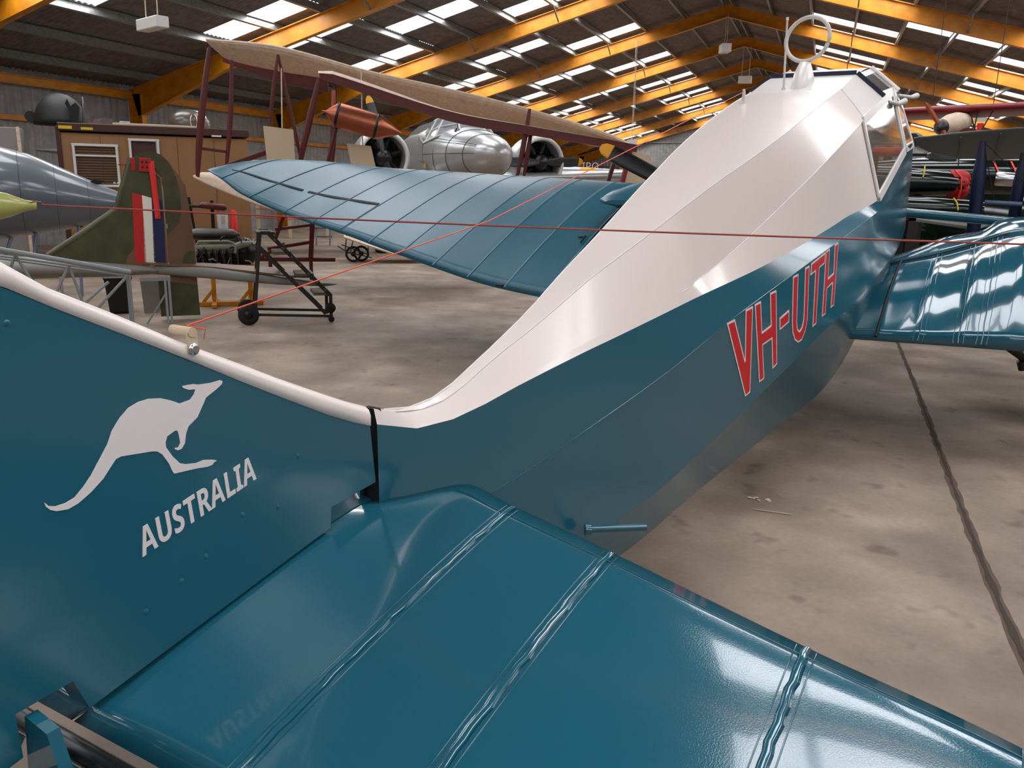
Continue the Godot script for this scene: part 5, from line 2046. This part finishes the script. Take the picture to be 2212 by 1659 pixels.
func twin_bomber() -> void:
	var a := thing("silver_bomber", "silver twin-engined bomber with glazed cockpit and round cowlings beyond the port wing", "airplane", Vector3(-7.98, -0.06, -18.34), 40.5)
	var st := S()
	var rg := []
	for q in [[-9.0, 2.25, 0.12, 0.2], [-6.0, 2.3, 0.42, 0.5], [-3.0, 2.32, 0.75, 0.70], [-1.2, 2.32, 0.86, 0.76], [-0.4, 2.30, 0.86, 0.74], [0.3, 2.27, 0.82, 0.68], [0.9, 2.25, 0.76, 0.59], [1.5, 2.245, 0.64, 0.50], [2.0, 2.25, 0.47, 0.38], [2.3, 2.26, 0.29, 0.25], [2.44, 2.27, 0.15, 0.14], [2.49, 2.27, 0.04, 0.04]]:
		rg.append(super_ring(q[0], 0, q[1], q[2], q[3], 36, 0.9))
	loft(st, rg, 1)
	var body := part("fuselage", st, "anson_silver", a)
	for z in [1.75, 1.05, 0.3]:
		st = S()
		var hx := cv([-0.4, 0.86, 0.3, 0.82, 0.9, 0.76, 1.5, 0.64, 2.0, 0.47], z)
		var hy := cv([-0.4, 0.74, 0.3, 0.68, 0.9, 0.59, 1.5, 0.50, 2.0, 0.38], z)
		var r := super_ring(z, 0, 2.25, hx + 0.003, hy + 0.003, 36, 0.9)
		var pts := []
		for p in r:
			pts.append(p)
		pts.append(r[0])
		tube(st, pts, 0.006, 5, false)
		part("panel_joint", st, "prop_grey", body)
	for q in [0.55, 0.05, -0.45]:
		st = S()
		var pts := []
		for k in 13:
			var z := lerpf(-0.8, 2.1, k / 12.0)
			var hx := cv([-1.2, 0.86, -0.4, 0.86, 0.3, 0.82, 0.9, 0.76, 1.5, 0.64, 2.0, 0.47, 2.3, 0.29], z)
			var hy := cv([-1.2, 0.76, -0.4, 0.74, 0.3, 0.68, 0.9, 0.59, 1.5, 0.50, 2.0, 0.38, 2.3, 0.25], z)
			var an: float = PI - q
			pts.append(Vector3(-hx * pow(absf(cos(an)), 0.9) * 1.004, 2.26 + hy * signf(sin(an) * q + 0.0001) * pow(absf(sin(an)), 0.9) * 1.004 * (1.0 if q > 0 else 1.0), z))
		tube(st, pts, 0.005, 5)
		part("panel_joint", st, "prop_grey", body)
	# cockpit glazing: a greenhouse of panes in pale frames
	var base := [Vector3(-0.84, 2.55, -0.95), Vector3(-0.83, 2.58, -0.35), Vector3(-0.74, 2.68, 0.25), Vector3(-0.30, 2.82, 0.72), Vector3(0.30, 2.82, 0.72), Vector3(0.74, 2.68, 0.25), Vector3(0.83, 2.58, -0.35)]
	var topv := [Vector3(-0.50, 3.06, -0.95), Vector3(-0.52, 3.10, -0.45), Vector3(-0.46, 3.12, -0.05), Vector3(-0.20, 3.13, 0.16), Vector3(0.20, 3.13, 0.16), Vector3(0.46, 3.12, -0.05), Vector3(0.52, 3.10, -0.45)]
	for i in 6:
		st = S()
		emit(st, PackedVector3Array([base[i], base[i + 1], topv[i + 1], base[i], topv[i + 1], topv[i]]), -1, Vector3(0, 2.6, -0.3))
		part("cockpit_pane", st, "sheen_perspex", a)
		st = S()
		tube(st, [base[i], base[i + 1]], 0.022, 6)
		tube(st, [topv[i], topv[i + 1]], 0.022, 6)
		tube(st, [base[i], topv[i]], 0.022, 6)
		tube(st, [base[i].lerp(topv[i], 0.52), base[i + 1].lerp(topv[i + 1], 0.52)], 0.015, 6)
		part("window_frame", st, "off_white", a)
	st = S()
	rg = []
	for q in [[0.16, 0.22, 3.13], [-0.05, 0.47, 3.13], [-0.45, 0.53, 3.13], [-0.95, 0.55, 3.10], [-1.8, 0.6, 3.06], [-3.0, 0.5, 2.98], [-5.0, 0.3, 2.75]]:
		rg.append(PackedVector3Array([Vector3(-q[1], q[2] - 0.03, q[0]), Vector3(-q[1] * 0.5, q[2] + 0.03, q[0]), Vector3(q[1] * 0.5, q[2] + 0.03, q[0]), Vector3(q[1], q[2] - 0.03, q[0]), Vector3(q[1] * 1.1, 2.5, q[0] - 0.1), Vector3(-q[1] * 1.1, 2.5, q[0] - 0.1)] if q[0] < -0.9 else [Vector3(-q[1], q[2] - 0.03, q[0]), Vector3(-q[1] * 0.5, q[2] + 0.03, q[0]), Vector3(q[1] * 0.5, q[2] + 0.03, q[0]), Vector3(q[1], q[2] - 0.03, q[0]), Vector3(q[1], q[2] - 0.05, q[0]), Vector3(-q[1], q[2] - 0.05, q[0])]))
	loft(st, rg, -1)
	part("cockpit_roof", st, "anson_silver", a)
	st = S()
	bx(st, Vector3(0, 2.55, -0.9), Vector3(1.2, 0.9, 0.05))
	part("added_cockpit_backing", st, "grey_panel", a)  # light panel added behind the panes to make them look paler
	st = S()
	plate(st, Transform3D(Basis(Vector3(0, 0, -1), Vector3.UP, Vector3(1, 0, 0)), Vector3(-0.845, 0, 0)), P2([0.45, 2.15, 0.85, 2.2, 0.8, 2.75, 0.5, 2.6]), -0.03, 0.02)
	part("crew_door", st, "grey_panel", a)
	st = S()
	bx(st, Vector3(-0.85, 2.05, -0.3), Vector3(0.02, 0.09, 0.13), 0, Vector3(0, 0, 0))
	part("yellow_marking", st, "yellow_tip", a)
	st = S()
	tube(st, [Vector3(-0.36, 2.80, 0.70), Vector3(-0.40, 2.72, 0.8)], 0.07, 10)
	tube(st, [Vector3(-0.36, 2.80, 0.70), Vector3(-0.33, 3.0, 0.62)], 0.008, 6)
	part("nose_lamp", st, "black_paint", a)
	st = S()
	tube(st, [Vector3(-0.3, 3.12, -0.8), Vector3(-0.3, 3.75, -0.9)], 0.035, 8)
	part("aerial_mast", st, "off_white", a)
	# wings
	for side in [-1.0, 1.0]:
		st = S()
		rg = []
		for q in [[0.6, 1.8, 0.20, -2.0, 0.3], [2.0, 1.85, 0.19, -1.9, 0.3], [5.0, 1.98, 0.15, -1.75, 0.22], [7.8, 2.10, 0.10, -1.55, 0.12], [8.5, 2.14, 0.07, -1.35, 0.0], [8.85, 2.16, 0.03, -0.9, -0.3]]:
			var r := PackedVector3Array()
			for k in 22:
				var an := TAU * k / 22
				var f := 0.5 + 0.5 * cos(an)
				r.append(Vector3(q[0] * side, q[1] + sin(an) * q[2] * (0.35 + 0.65 * f), lerpf(q[3], q[4], f)))
			rg.append(r)
		loft(st, rg, 1)
		part("wing", st, "anson_silver", a)
		st = S()
		bx(st, Vector3(7.2 * side, 2.13, 0.08), Vector3(0.12, 0.08, 0.12), 0.01)
		part("landing_lamp", st, "bright_metal", a)
		# cowling, engine and propeller
		var c := Vector3(1.9 * side, 2.2, 0)
		st = S()
		lathe(st, Transform3D(Basis(), c), [[-1.5, 0.25], [-1.0, 0.50], [-0.55, 0.60], [-0.1, 0.615], [0.12, 0.595], [0.2, 0.555], [0.215, 0.53], [0.19, 0.505], [0.05, 0.49], [-0.3, 0.48], [-0.31, 0.1]], 44)
		var cowl := part("engine_cowling", st, "anson_silver", a)
		st = S()
		lathe(st, Transform3D(Basis(), c), [[0.13, 0.592], [0.21, 0.556], [0.225, 0.53], [0.20, 0.50], [0.12, 0.49]], 44, 1, 1, false)
		part("cowling_lip", st, "off_white", cowl)
		st = S()
		lathe(st, Transform3D(Basis(), c), [[-0.3, 0.485], [-0.28, 0.485]], 32)
		part("firewall", st, "black_gap", cowl)
		for k in 7:
			var an := TAU * k / 7.0 + 0.3
			var dir := Vector3(cos(an), sin(an), 0)
			st = S()
			tube(st, [c + dir * 0.16 + Vector3(0, 0, -0.12), c + dir * 0.44 + Vector3(0, 0, -0.12)], [0.085, 0.075], 12)
			for j in 4:
				tube(st, [c + dir * (0.24 + 0.05 * j) + Vector3(0, 0, -0.12), c + dir * (0.26 + 0.05 * j) + Vector3(0, 0, -0.12)], 0.1, 12)
			part("engine_cylinder", st, "dark_engine", cowl)
		st = S()
		lathe(st, Transform3D(Basis(), c), [[-0.2, 0.2], [0.0, 0.21], [0.12, 0.20], [0.2, 0.16], [0.26, 0.08], [0.275, 0.01]], 28)
		part("propeller_hub", st, "black_paint", cowl)
		for b in 2:
			var ang := (-1.85 if side < 0 else 0.0) + PI * b + (0.02 if side > 0 else 0.0)
			if side < 0:
				ang = 1.83 + PI * b
			var dir := Vector3(cos(ang), sin(ang), 0)
			var acr := Vector3(-dir.y, dir.x, 0)
			var sect := []
			var sp := [[0.10, 0.06, 0.05], [0.25, 0.09, 0.04], [0.5, 0.125, 0.03], [0.9, 0.13, 0.02], [1.18, 0.11, 0.014], [1.26, 0.09, 0.01], [1.33, 0.03, 0.006]]
			if side > 0:
				for q in sp:
					q[0] *= 0.80
			for q in sp:
				var r := PackedVector3Array()
				for k in 12:
					var an := TAU * k / 12
					r.append(c + Vector3(0, 0, 0.2) + dir * q[0] + acr * cos(an) * q[1] * 0.9 + Vector3(0, 0, sin(an) * q[2] + cos(an) * q[1] * 0.4))
				sect.append(r)
			st = S()
			loft(st, sect.slice(0, 5), 1)
			var bl := part("propeller_blade", st, "prop_grey", cowl)
			st = S()
			loft(st, sect.slice(4, 7), 1)
			part("blade_tip", st, "yellow_tip", a)
		# undercarriage under each engine
		st = S()
		tube(st, [Vector3(1.9 * side, 1.9, -0.4), Vector3(1.9 * side, 0.4, -0.3)], 0.07, 10)
		part("undercarriage_leg", st, "tube_grey", a)
		st = S()
		lathe(st, Transform3D(Basis(Vector3(0, 1, 0), PI / 2), Vector3(1.9 * side, 0.42, -0.3)), [[-0.12, 0.2], [-0.12, 0.36], [-0.06, 0.42], [0.06, 0.42], [0.12, 0.36], [0.12, 0.2]], 28)
		part("wheel", st, "rubber", a)


func far_things() -> void:
	# silver rear fuselage with a yellow band beyond the bomber
	var a := thing("silver_fuselage", "silver aircraft fuselage with a yellow band seen between propeller and dark red post", "airplane", Vector3(-6.04, 0, -23.23), 14.6)
	var st := S()
	var rg := []
	for q in [[-2.2, 1.90, 0.26], [-0.7, 1.92, 0.205], [-0.47, 1.92, 0.195], [0.0, 1.92, 0.175], [0.7, 1.915, 0.15], [1.4, 1.91, 0.11]]:
		rg.append(ring_of(Transform3D(Basis(Vector3(0, 0, -1), Vector3.UP, Vector3(1, 0, 0)), Vector3(q[0], q[1], 0)), q[2], q[2], 24))
	loft(st, rg, 1)
	var body := part("fuselage", st, "anson_silver", a)
	st = S()
	rg = []
	for q in [[-0.47, 1.92, 0.199], [-0.03, 1.92, 0.182]]:
		rg.append(ring_of(Transform3D(Basis(Vector3(0, 0, -1), Vector3.UP, Vector3(1, 0, 0)), Vector3(q[0], q[1], 0)), q[2], q[2], 24))
	loft(st, rg, 1)
	part("yellow_band", st, "yellow_tip", body)
	st = S()
	for x in [-1.8, 1.0]:
		bx(st, Vector3(x, 0.9, 0), Vector3(0.12, 1.8, 0.3), 0.01)
	part("support", st, "tube_grey", a)
	# dark board with white letters just above it
	a = thing("lettered_board", "dark board with the white letters IPO above the silver fuselage", "sign", Vector3(-6.3, 0, -24.1), 14.6)
	st = S()
	bx(st, Vector3(-0.25, 2.02, 0), Vector3(0.9, 0.34, 0.03), 0.005)
	part("board", st, "dexion", a)
	var tm := text_mesh("IPO", 0.30, 0.006, 400)
	var o := part("lettering", tm, "off_white", a)
	o.position = Vector3(-0.42, 1.98, 0.018)
	st = S()
	for x in [-0.6, 0.1]:
		bx(st, Vector3(x, 0.95, -0.02), Vector3(0.05, 1.9, 0.05))
	part("board_post", st, "tube_grey", a)
	light_fitting(Vector3(-3.58, 6.06, -29.78), 20.0, 0.5, 7.15, "white box light fitting hanging under the ridge, nearest of the far ones", false)
	light_fitting(Vector3(-3.44, 5.78, -35.84), 90.0, 0.5, 7.1, "small white light fitting hanging under the ridge just above the cabin roof", false)
	light_fitting(Vector3(-6.44, 3.0, -29.3), 20.0, 0.5, 6.4, "small white light fitting far off beside the right end of the ring wing", false)


# ------------------------------------------------------------------ right of the cabin
func right_side() -> void:
	var a := thing("red_monoplane", "small red high-wing aircraft with wooden propeller hanging from the roof at the right", "airplane", Vector3(1.84, 0, -14.89), -7.1)
	var st := S()
	var rg := []
	for q in [[-1.7, 2.90, 0.0], [-1.6, 2.90, 0.10], [0.0, 2.945, 0.11], [2.6, 3.01, 0.11], [2.75, 3.01, 0.0]]:
		var r := PackedVector3Array()
		for k in 16:
			var an := TAU * k / 16
			var f := 0.5 + 0.5 * cos(an)
			r.append(Vector3(q[0], q[1] - 0.10 + sin(an) * maxf(q[2], 0.01) * (0.4 + 0.6 * f) + (f - 0.5) * 0.04, lerpf(-1.1, 0.1, f)))
		rg.append(r)
	loft(st, rg, 1)
	part("wing", st, "wing_red", a)
	st = S()
	var ax := along(Vector3(-0.24, 2.565, 0.55), Vector3(0.13, 2.71, -0.25))
	lathe(st, ax, [[-0.45, 0.105], [-0.40, 0.12], [-0.2, 0.16], [0.0, 0.165], [0.25, 0.13], [0.42, 0.06]], 22)
	part("engine_pod", st, "linen", a, "pale tan engine pod")
	st = S()
	lathe(st, ax, [[-0.56, 0.02], [-0.52, 0.07], [-0.46, 0.115], [-0.44, 0.11]], 20)
	part("spinner", st, "prop_grey", a)
	for q in [[-0.28, 2.60, -0.50, 2.915], [-0.24, 2.55, -0.16, 2.40]]:
		st = S()
		rg = []
		var p0 := Vector3(q[0], q[1], 0.62)
		var p1 := Vector3(q[2], q[3], 0.62)
		var d := (p1 - p0).normalized()
		var x := Vector3(-d.y, d.x, 0)
		for f in [[0.0, 0.03], [0.4, 0.035], [0.8, 0.032], [1.0, 0.012]]:
			var c: Vector3 = p0.lerp(p1, f[0])
			rg.append(PackedVector3Array([c + x * f[1], c + Vector3(0, 0, 0.012), c - x * f[1], c - Vector3(0, 0, 0.012)]))
		loft(st, rg, -1)
		part("propeller_blade", st, "prop_wood", a)
	st = S()
	for q in [[0.1, 2.83, 0.30, 2.35], [0.22, 2.83, 0.18, 2.35], [0.42, 2.84, 0.22, 2.35], [-0.37, 2.83, -0.30, 2.55]]:
		tube(st, [Vector3(q[0], q[1], 0.0), Vector3(q[2], q[3], 0.1)], 0.01, 6)
	part("wing_strut", st, "dexion", a)
	st = S()
	rg = []
	for q in [[0.5, 0.13], [-0.5, 0.16], [-1.5, 0.10], [-2.4, 0.04]]:
		rg.append(super_ring(q[0], 0.12, 2.42, q[1], q[1]))
	loft(st, rg, 1)
	part("fuselage", st, "red_wood", a)
	for x in [-0.44, 0.42]:
		st = S()
		tube(st, [Vector3(x, 2.95, -0.4), Vector3(x + 0.02, 6.2, -0.4)], 0.006, 5)
		part("hanging_wire", st, "dexion", a)
	# grey biplane wing seen from below, with blue struts
	var b := thing("grey_biplane", "grey fabric biplane wing with dark blue struts at the right edge beside the cabin", "airplane", Vector3(1.19, 0, -8.42), -8.0)
	st = S()
	rg = []
	for q in [[-0.50, 2.075, 0.012, -0.06], [-0.46, 2.085, 0.02, -0.32], [-0.38, 2.09, 0.026, -0.5], [-0.2, 2.115, 0.03, -0.75], [0.1, 2.14, 0.03, -0.95], [0.5, 2.17, 0.03, -1.0], [2.0, 2.30, 0.03, -1.0], [2.3, 2.32, 0.02, -0.9]]:
		var r := PackedVector3Array()
		for k in 18:
			var an := TAU * k / 18
			var f := 0.5 + 0.5 * cos(an)
			r.append(Vector3(q[0], q[1] - (1.0 - f) * 0.235 * clampf(-q[3], 0.0, 1.0) + sin(an) * q[2] * (0.3 + 0.7 * f), lerpf(q[3], 0.0, f)))
		rg.append(r)
	loft(st, rg, 1)
	var wing := part("upper_wing", st, "grey_fabric", b)
	for x in [-0.13, 0.17, 0.47]:
		st = S()
		var pts := []
		for k in 9:
			var f := k / 8.0
			pts.append(Vector3(x, 2.09 + 0.09 * (x + 0.2) - 0.22 * f - 0.012, -0.05 - 0.85 * f))
		tube(st, pts, 0.006, 6)
		part("rib", st, "grey_fabric", wing)
	for q in [[0.045, 2.05, 0.085, 0.95, -0.08, 0.055], [0.375, 1.96, 0.39, 0.95, -0.35, 0.05]]:
		st = S()
		rg = []
		for i in 9:
			var f := i / 8.0
			var w: float = q[5] * (0.35 + 0.65 * minf(1.0, f * 4.0))
			rg.append(ring_of(Transform3D(Basis(Vector3(1, 0, 0), Vector3(0, 0, 1), Vector3(0, -1, 0)), Vector3(lerpf(q[0], q[2], f), lerpf(q[1], q[3], f), q[4])), w, w * 0.5, 14))
		loft(st, rg, 1)
		part("strut", st, "blue_strut", b)
	for q in [[0.05, 2.05, 0.20, 1.55], [0.05, 2.05, 0.42, 1.7]]:
		st = S()
		tube(st, [Vector3(q[0], q[1], -0.08), Vector3(q[2], q[3], -0.15)], 0.004, 5)
		part("bracing_wire", st, "dexion", b)
	st = S()
	bx(st, Vector3(1.0, 0.95, -0.3), Vector3(2.2, 0.07, 1.0), 0.02)
	part("lower_wing", st, "grey_fabric", b)
	st = S()
	for x in [1.6]:
		bx(st, Vector3(x, 0.47, -0.3), Vector3(0.1, 0.92, 0.6), 0.01)
	part("trestle", st, "dexion", b)
	st = S()
	tube(st, [Vector3(0.13, 1.53, -0.2), Vector3(0.42, 1.52, -0.2)], 0.02, 10)
	part("blue_spar", st, "pale_blue", b)
	# dark green glossy jets in a row
	for q in [
		["dark_green_jet", "glossy dark green aircraft nose with a red fabric cover, right of the cabin", 1.70, 0.155, -2.2, 0.03, 0.0, -10.9, "red"],
		["dark_green_jet", "glossy dark green aircraft with an open canopy and silver exhaust behind the red covered nose", 1.80, 0.20, -1.2, 1.8, -0.9, -10.9, "canopy"],
		["dark_green_jet", "low dark green aircraft body with a yellow hose over it, below the red cover", 1.42, 0.13, -2.0, 0.25, 0.35, -10.9, "hose"]]:
		var j := thing(q[0], q[1], "airplane", Vector3(1.45, 0, -10.9) + Basis(Vector3.UP, deg_to_rad(-7.6)) * Vector3(0, 0, q[6]), -7.6)
		st = S()
		rg = []
		var x0: float = q[4]
		var x1: float = q[5]
		for f in [[0.0, 0.7], [0.2, 1.05], [0.5, 1.15], [0.75, 1.08], [0.92, 0.92], [1.0, 0.75]]:
			rg.append(ring_of(Transform3D(Basis(Vector3(0, 0, -1), Vector3.UP, Vector3(1, 0, 0)), Vector3(lerpf(x0, x1, f[0]), q[2] + (0.06 * (1.0 - f[0]) if q[8] == "red" else 0.02 * (1.0 - f[0])), 0)), q[3] * f[1] * 1.3, q[3] * f[1], 30))
		loft(st, rg, 1)
		part("fuselage", st, "dark_green", j)
		st = S()
		for x in [lerpf(x0, x1, 0.25), lerpf(x0, x1, 0.7)]:
			bx(st, Vector3(x, (q[2] - q[3]) / 2, 0), Vector3(0.12, q[2] - q[3], 0.3), 0.01)
		part("cradle", st, "dexion", j)
		if q[8] == "red":
			st = S()
			rg = []
			var rng := RandomNumberGenerator.new()
			rng.seed = 5
			for f in [[-0.13, 0.150], [-0.09, 0.16], [-0.03, 0.158], [0.03, 0.15], [0.06, 0.12], [0.075, 0.06]]:
				var r := PackedVector3Array()
				for k in 26:
					var an := TAU * k / 26
					var w: float = f[1] * (1.0 + 0.05 * sin(k * 2.9 + f[0] * 30.0) + rng.randf_range(-0.02, 0.02))
					r.append(Vector3(f[0] + 0.015 * sin(k * 1.7), 1.70 + sin(an) * w, cos(an) * w))
				rg.append(r)
			loft(st, rg, 2)
			var cov := part("engine_cover", st, "cover_red", j, "red fabric engine cover")
			st = S()
			tube(st, [Vector3(-0.09, 1.86, 0.06), Vector3(-0.01, 1.78, 0.165), Vector3(0.0, 1.65, 0.17), Vector3(-0.02, 1.52, 0.13)], 0.008, 6)
			part("tie_strap", st, "strap_orange", cov)
			st = S()
			tube(st, [Vector3(-0.40, 1.90, 0.12), Vector3(-0.395, 1.84, 0.19), Vector3(-0.40, 1.77, 0.21)], 0.008, 6)
			part("yellow_tag", st, "hose_yellow", j)
		elif q[8] == "canopy":
			st = S()
			rg = []
			for f in [[-0.45, 0.05], [-0.38, 0.13], [-0.25, 0.165], [-0.12, 0.15], [-0.03, 0.09], [0.0, 0.02]]:
				rg.append(ring_of(Transform3D(Basis(Vector3(0, 0, -1), Vector3.UP, Vector3(1, 0, 0)), Vector3(f[0], 1.98, 0)), f[1], f[1], 24))
			loft(st, rg, 1)
			part("canopy", st, "dark_dome", j)
			st = S()
			tube(st, [Vector3(-0.42, 2.06, 0.12), Vector3(-0.25, 2.13, 0.13), Vector3(-0.1, 2.11, 0.13)], 0.012, 8)
			part("canopy_rim", st, "bright_metal", j)
			st = S()
			lathe(st, along(Vector3(0.34, 1.78, 0.34), Vector3(0.58, 1.765, 0.34)), [[-0.12, 0.075], [-0.10, 0.085], [0.10, 0.08], [0.12, 0.075]], 24)
			part("exhaust_pipe", st, "bright_metal", j)
			for x in [0.30, 0.48]:
				st = S()
				bar(st, Vector3(x, 1.98, 0.22), Vector3(x + 0.07, 1.84, 0.36), 0.02, 0.006)
				part("red_strap", st, "strap_orange", j)
			st = S()
			bar(st, Vector3(0.58, 1.70, 0.36), Vector3(0.61, 1.52, 0.38), 0.022, 0.006)
			part("red_strap", st, "strap_orange", j)
		else:
			st = S()
			tube(st, [Vector3(-0.06, 1.55, 0.12), Vector3(-0.02, 1.5, 0.165), Vector3(0.0, 1.42, 0.18)], 0.008, 6)
			part("yellow_hose", st, "hose_yellow", j)
	# dark steel framework behind the cabin's edge
	var f := thing("dark_framework", "dark steel engine framework with a red roller beside the cabin window", "frame", Vector3(1.35, 0, -12.4), -7.2)
	for q in [[-0.62, 0.0, -0.62, 2.2], [-0.42, 0.0, -0.42, 2.15], [-0.25, 0.0, -0.25, 2.0]]:
		st = S()
		bx(st, Vector3(q[0], q[3] / 2, 0), Vector3(0.10, q[3], 0.1), 0.006)
		part("post", st, "black_paint", f)
	for y in [1.92, 2.08]:
		st = S()
		bx(st, Vector3(-0.45, y, 0.06), Vector3(0.6, 0.04, 0.05), 0.004)
		part("cross_bar", st, "black_paint", f)
	st = S()
	tube(st, [Vector3(-0.8, 2.12, 0.1), Vector3(-0.45, 2.12, 0.1)], 0.06, 14)
	part("roller", st, "strap_red", f)
	st = S()
	rg = []
	for q in [[-0.8, 0.05], [-0.6, 0.09], [-0.2, 0.08], [0.1, 0.05]]:
		rg.append(super_ring(q[0], -0.35, 2.30, q[1] * 1.3, q[1]))
	loft(st, rg, 1)
	var eng := part("engine_block", st, "dexion", f)
	eng.rotation_degrees.y = 0
	# pale board lying behind the wing root
	st = S()
	plate(st, Transform3D(Basis(Vector3(1, -0.12, 0), Vector3(0, 0.35, -0.94), Vector3(0, 1, 0)), Vector3(-0.02, 1.31, 0)), P2([-0.27, 0.0, 0.45, 0.0, 0.4, 0.16, -0.24, 0.14]), -0.012, 0.012)
	var pb := solo("pale_board", st, "grey_fabric", "pale narrow board lying behind the starboard wing root under the blue spar", "board")
	pb.position = Vector3(1.13, 0, -8.93)
	pb.rotation_degrees.y = -7.2
	# red fire point with a white notice, far away
	var fp := thing("fire_point", "bright red fire point post with a white notice board on top, far right", "fire point", Vector3(2.55, 0, -19.84), -7.3)
	st = S()
	bx(st, Vector3(0.27, 1.5, 0), Vector3(0.12, 3.0, 0.1), 0.01)
	part("red_post", st, "strap_red", fp)
	st = S()
	bx(st, Vector3(0.25, 3.09, 0.06), Vector3(0.22, 0.13, 0.03), 0.004)
	part("notice_board", st, "off_white", fp)
	# dark parked machines that fill the far floor at the right
	for q in [[1.8, -14.5, 1.5, 3.2, 0.55, "dark hull low behind the red covered nose, mostly hidden"], [4.2, -13.0, 1.3, 3.0, 0.6, "dark hull far right behind the blue biplane struts"]]:
		var h := thing("dark_hull", q[5], "hull", Vector3(q[0], 0, q[1]), -12.0)
		st = S()
		rg = []
		for s in [[-0.5, 0.35], [-0.35, 0.8], [0.0, 1.0], [0.35, 0.85], [0.5, 0.4]]:
			rg.append(ring_of(Transform3D(Basis(Vector3(0, 0, -1), Vector3.UP, Vector3(1, 0, 0)), Vector3(s[0] * q[3], q[2] * 0.62, 0)), q[4] * s[1], q[2] * 0.6 * s[1], 22))
		loft(st, rg, 1)
		part("hull", st, "dark_green", h)
		st = S()
		bx(st, Vector3(0, 0.12, 0), Vector3(1.4, 0.24, 0.7), 0.02)
		part("cradle", st, "dexion", h)
	# bits on the floor
	var rng2 := RandomNumberGenerator.new()
	rng2.seed = 3
	st = S()
	rg = []
	var leafm := S()
	for k in 9:
		var p := Vector3(-0.17 + rng2.randf_range(-0.05, 0.05), 0.004, -4.34 + rng2.randf_range(-0.05, 0.05))
		bx(leafm, p, Vector3(rng2.randf_range(0.012, 0.035), 0.006, rng2.randf_range(0.008, 0.02)), 0.002, Vector3(rng2.randf() * 0.3, rng2.randf() * 6, 0.2))
	var cr := solo("dry_crumbs", leafm, "linen", "small heap of dry crumbs on a brown stain of the floor", "debris")
	cr.set_meta("kind", "stuff")
	st = S()
	tube(st, [Vector3(-0.19, 0.004, -4.18), Vector3(-0.10, 0.006, -4.175), Vector3(0.0, 0.004, -4.18)], 0.003, 6)
	solo("straw", st, "canvas", "single pale straw lying on the floor beside the brown stain", "straw")
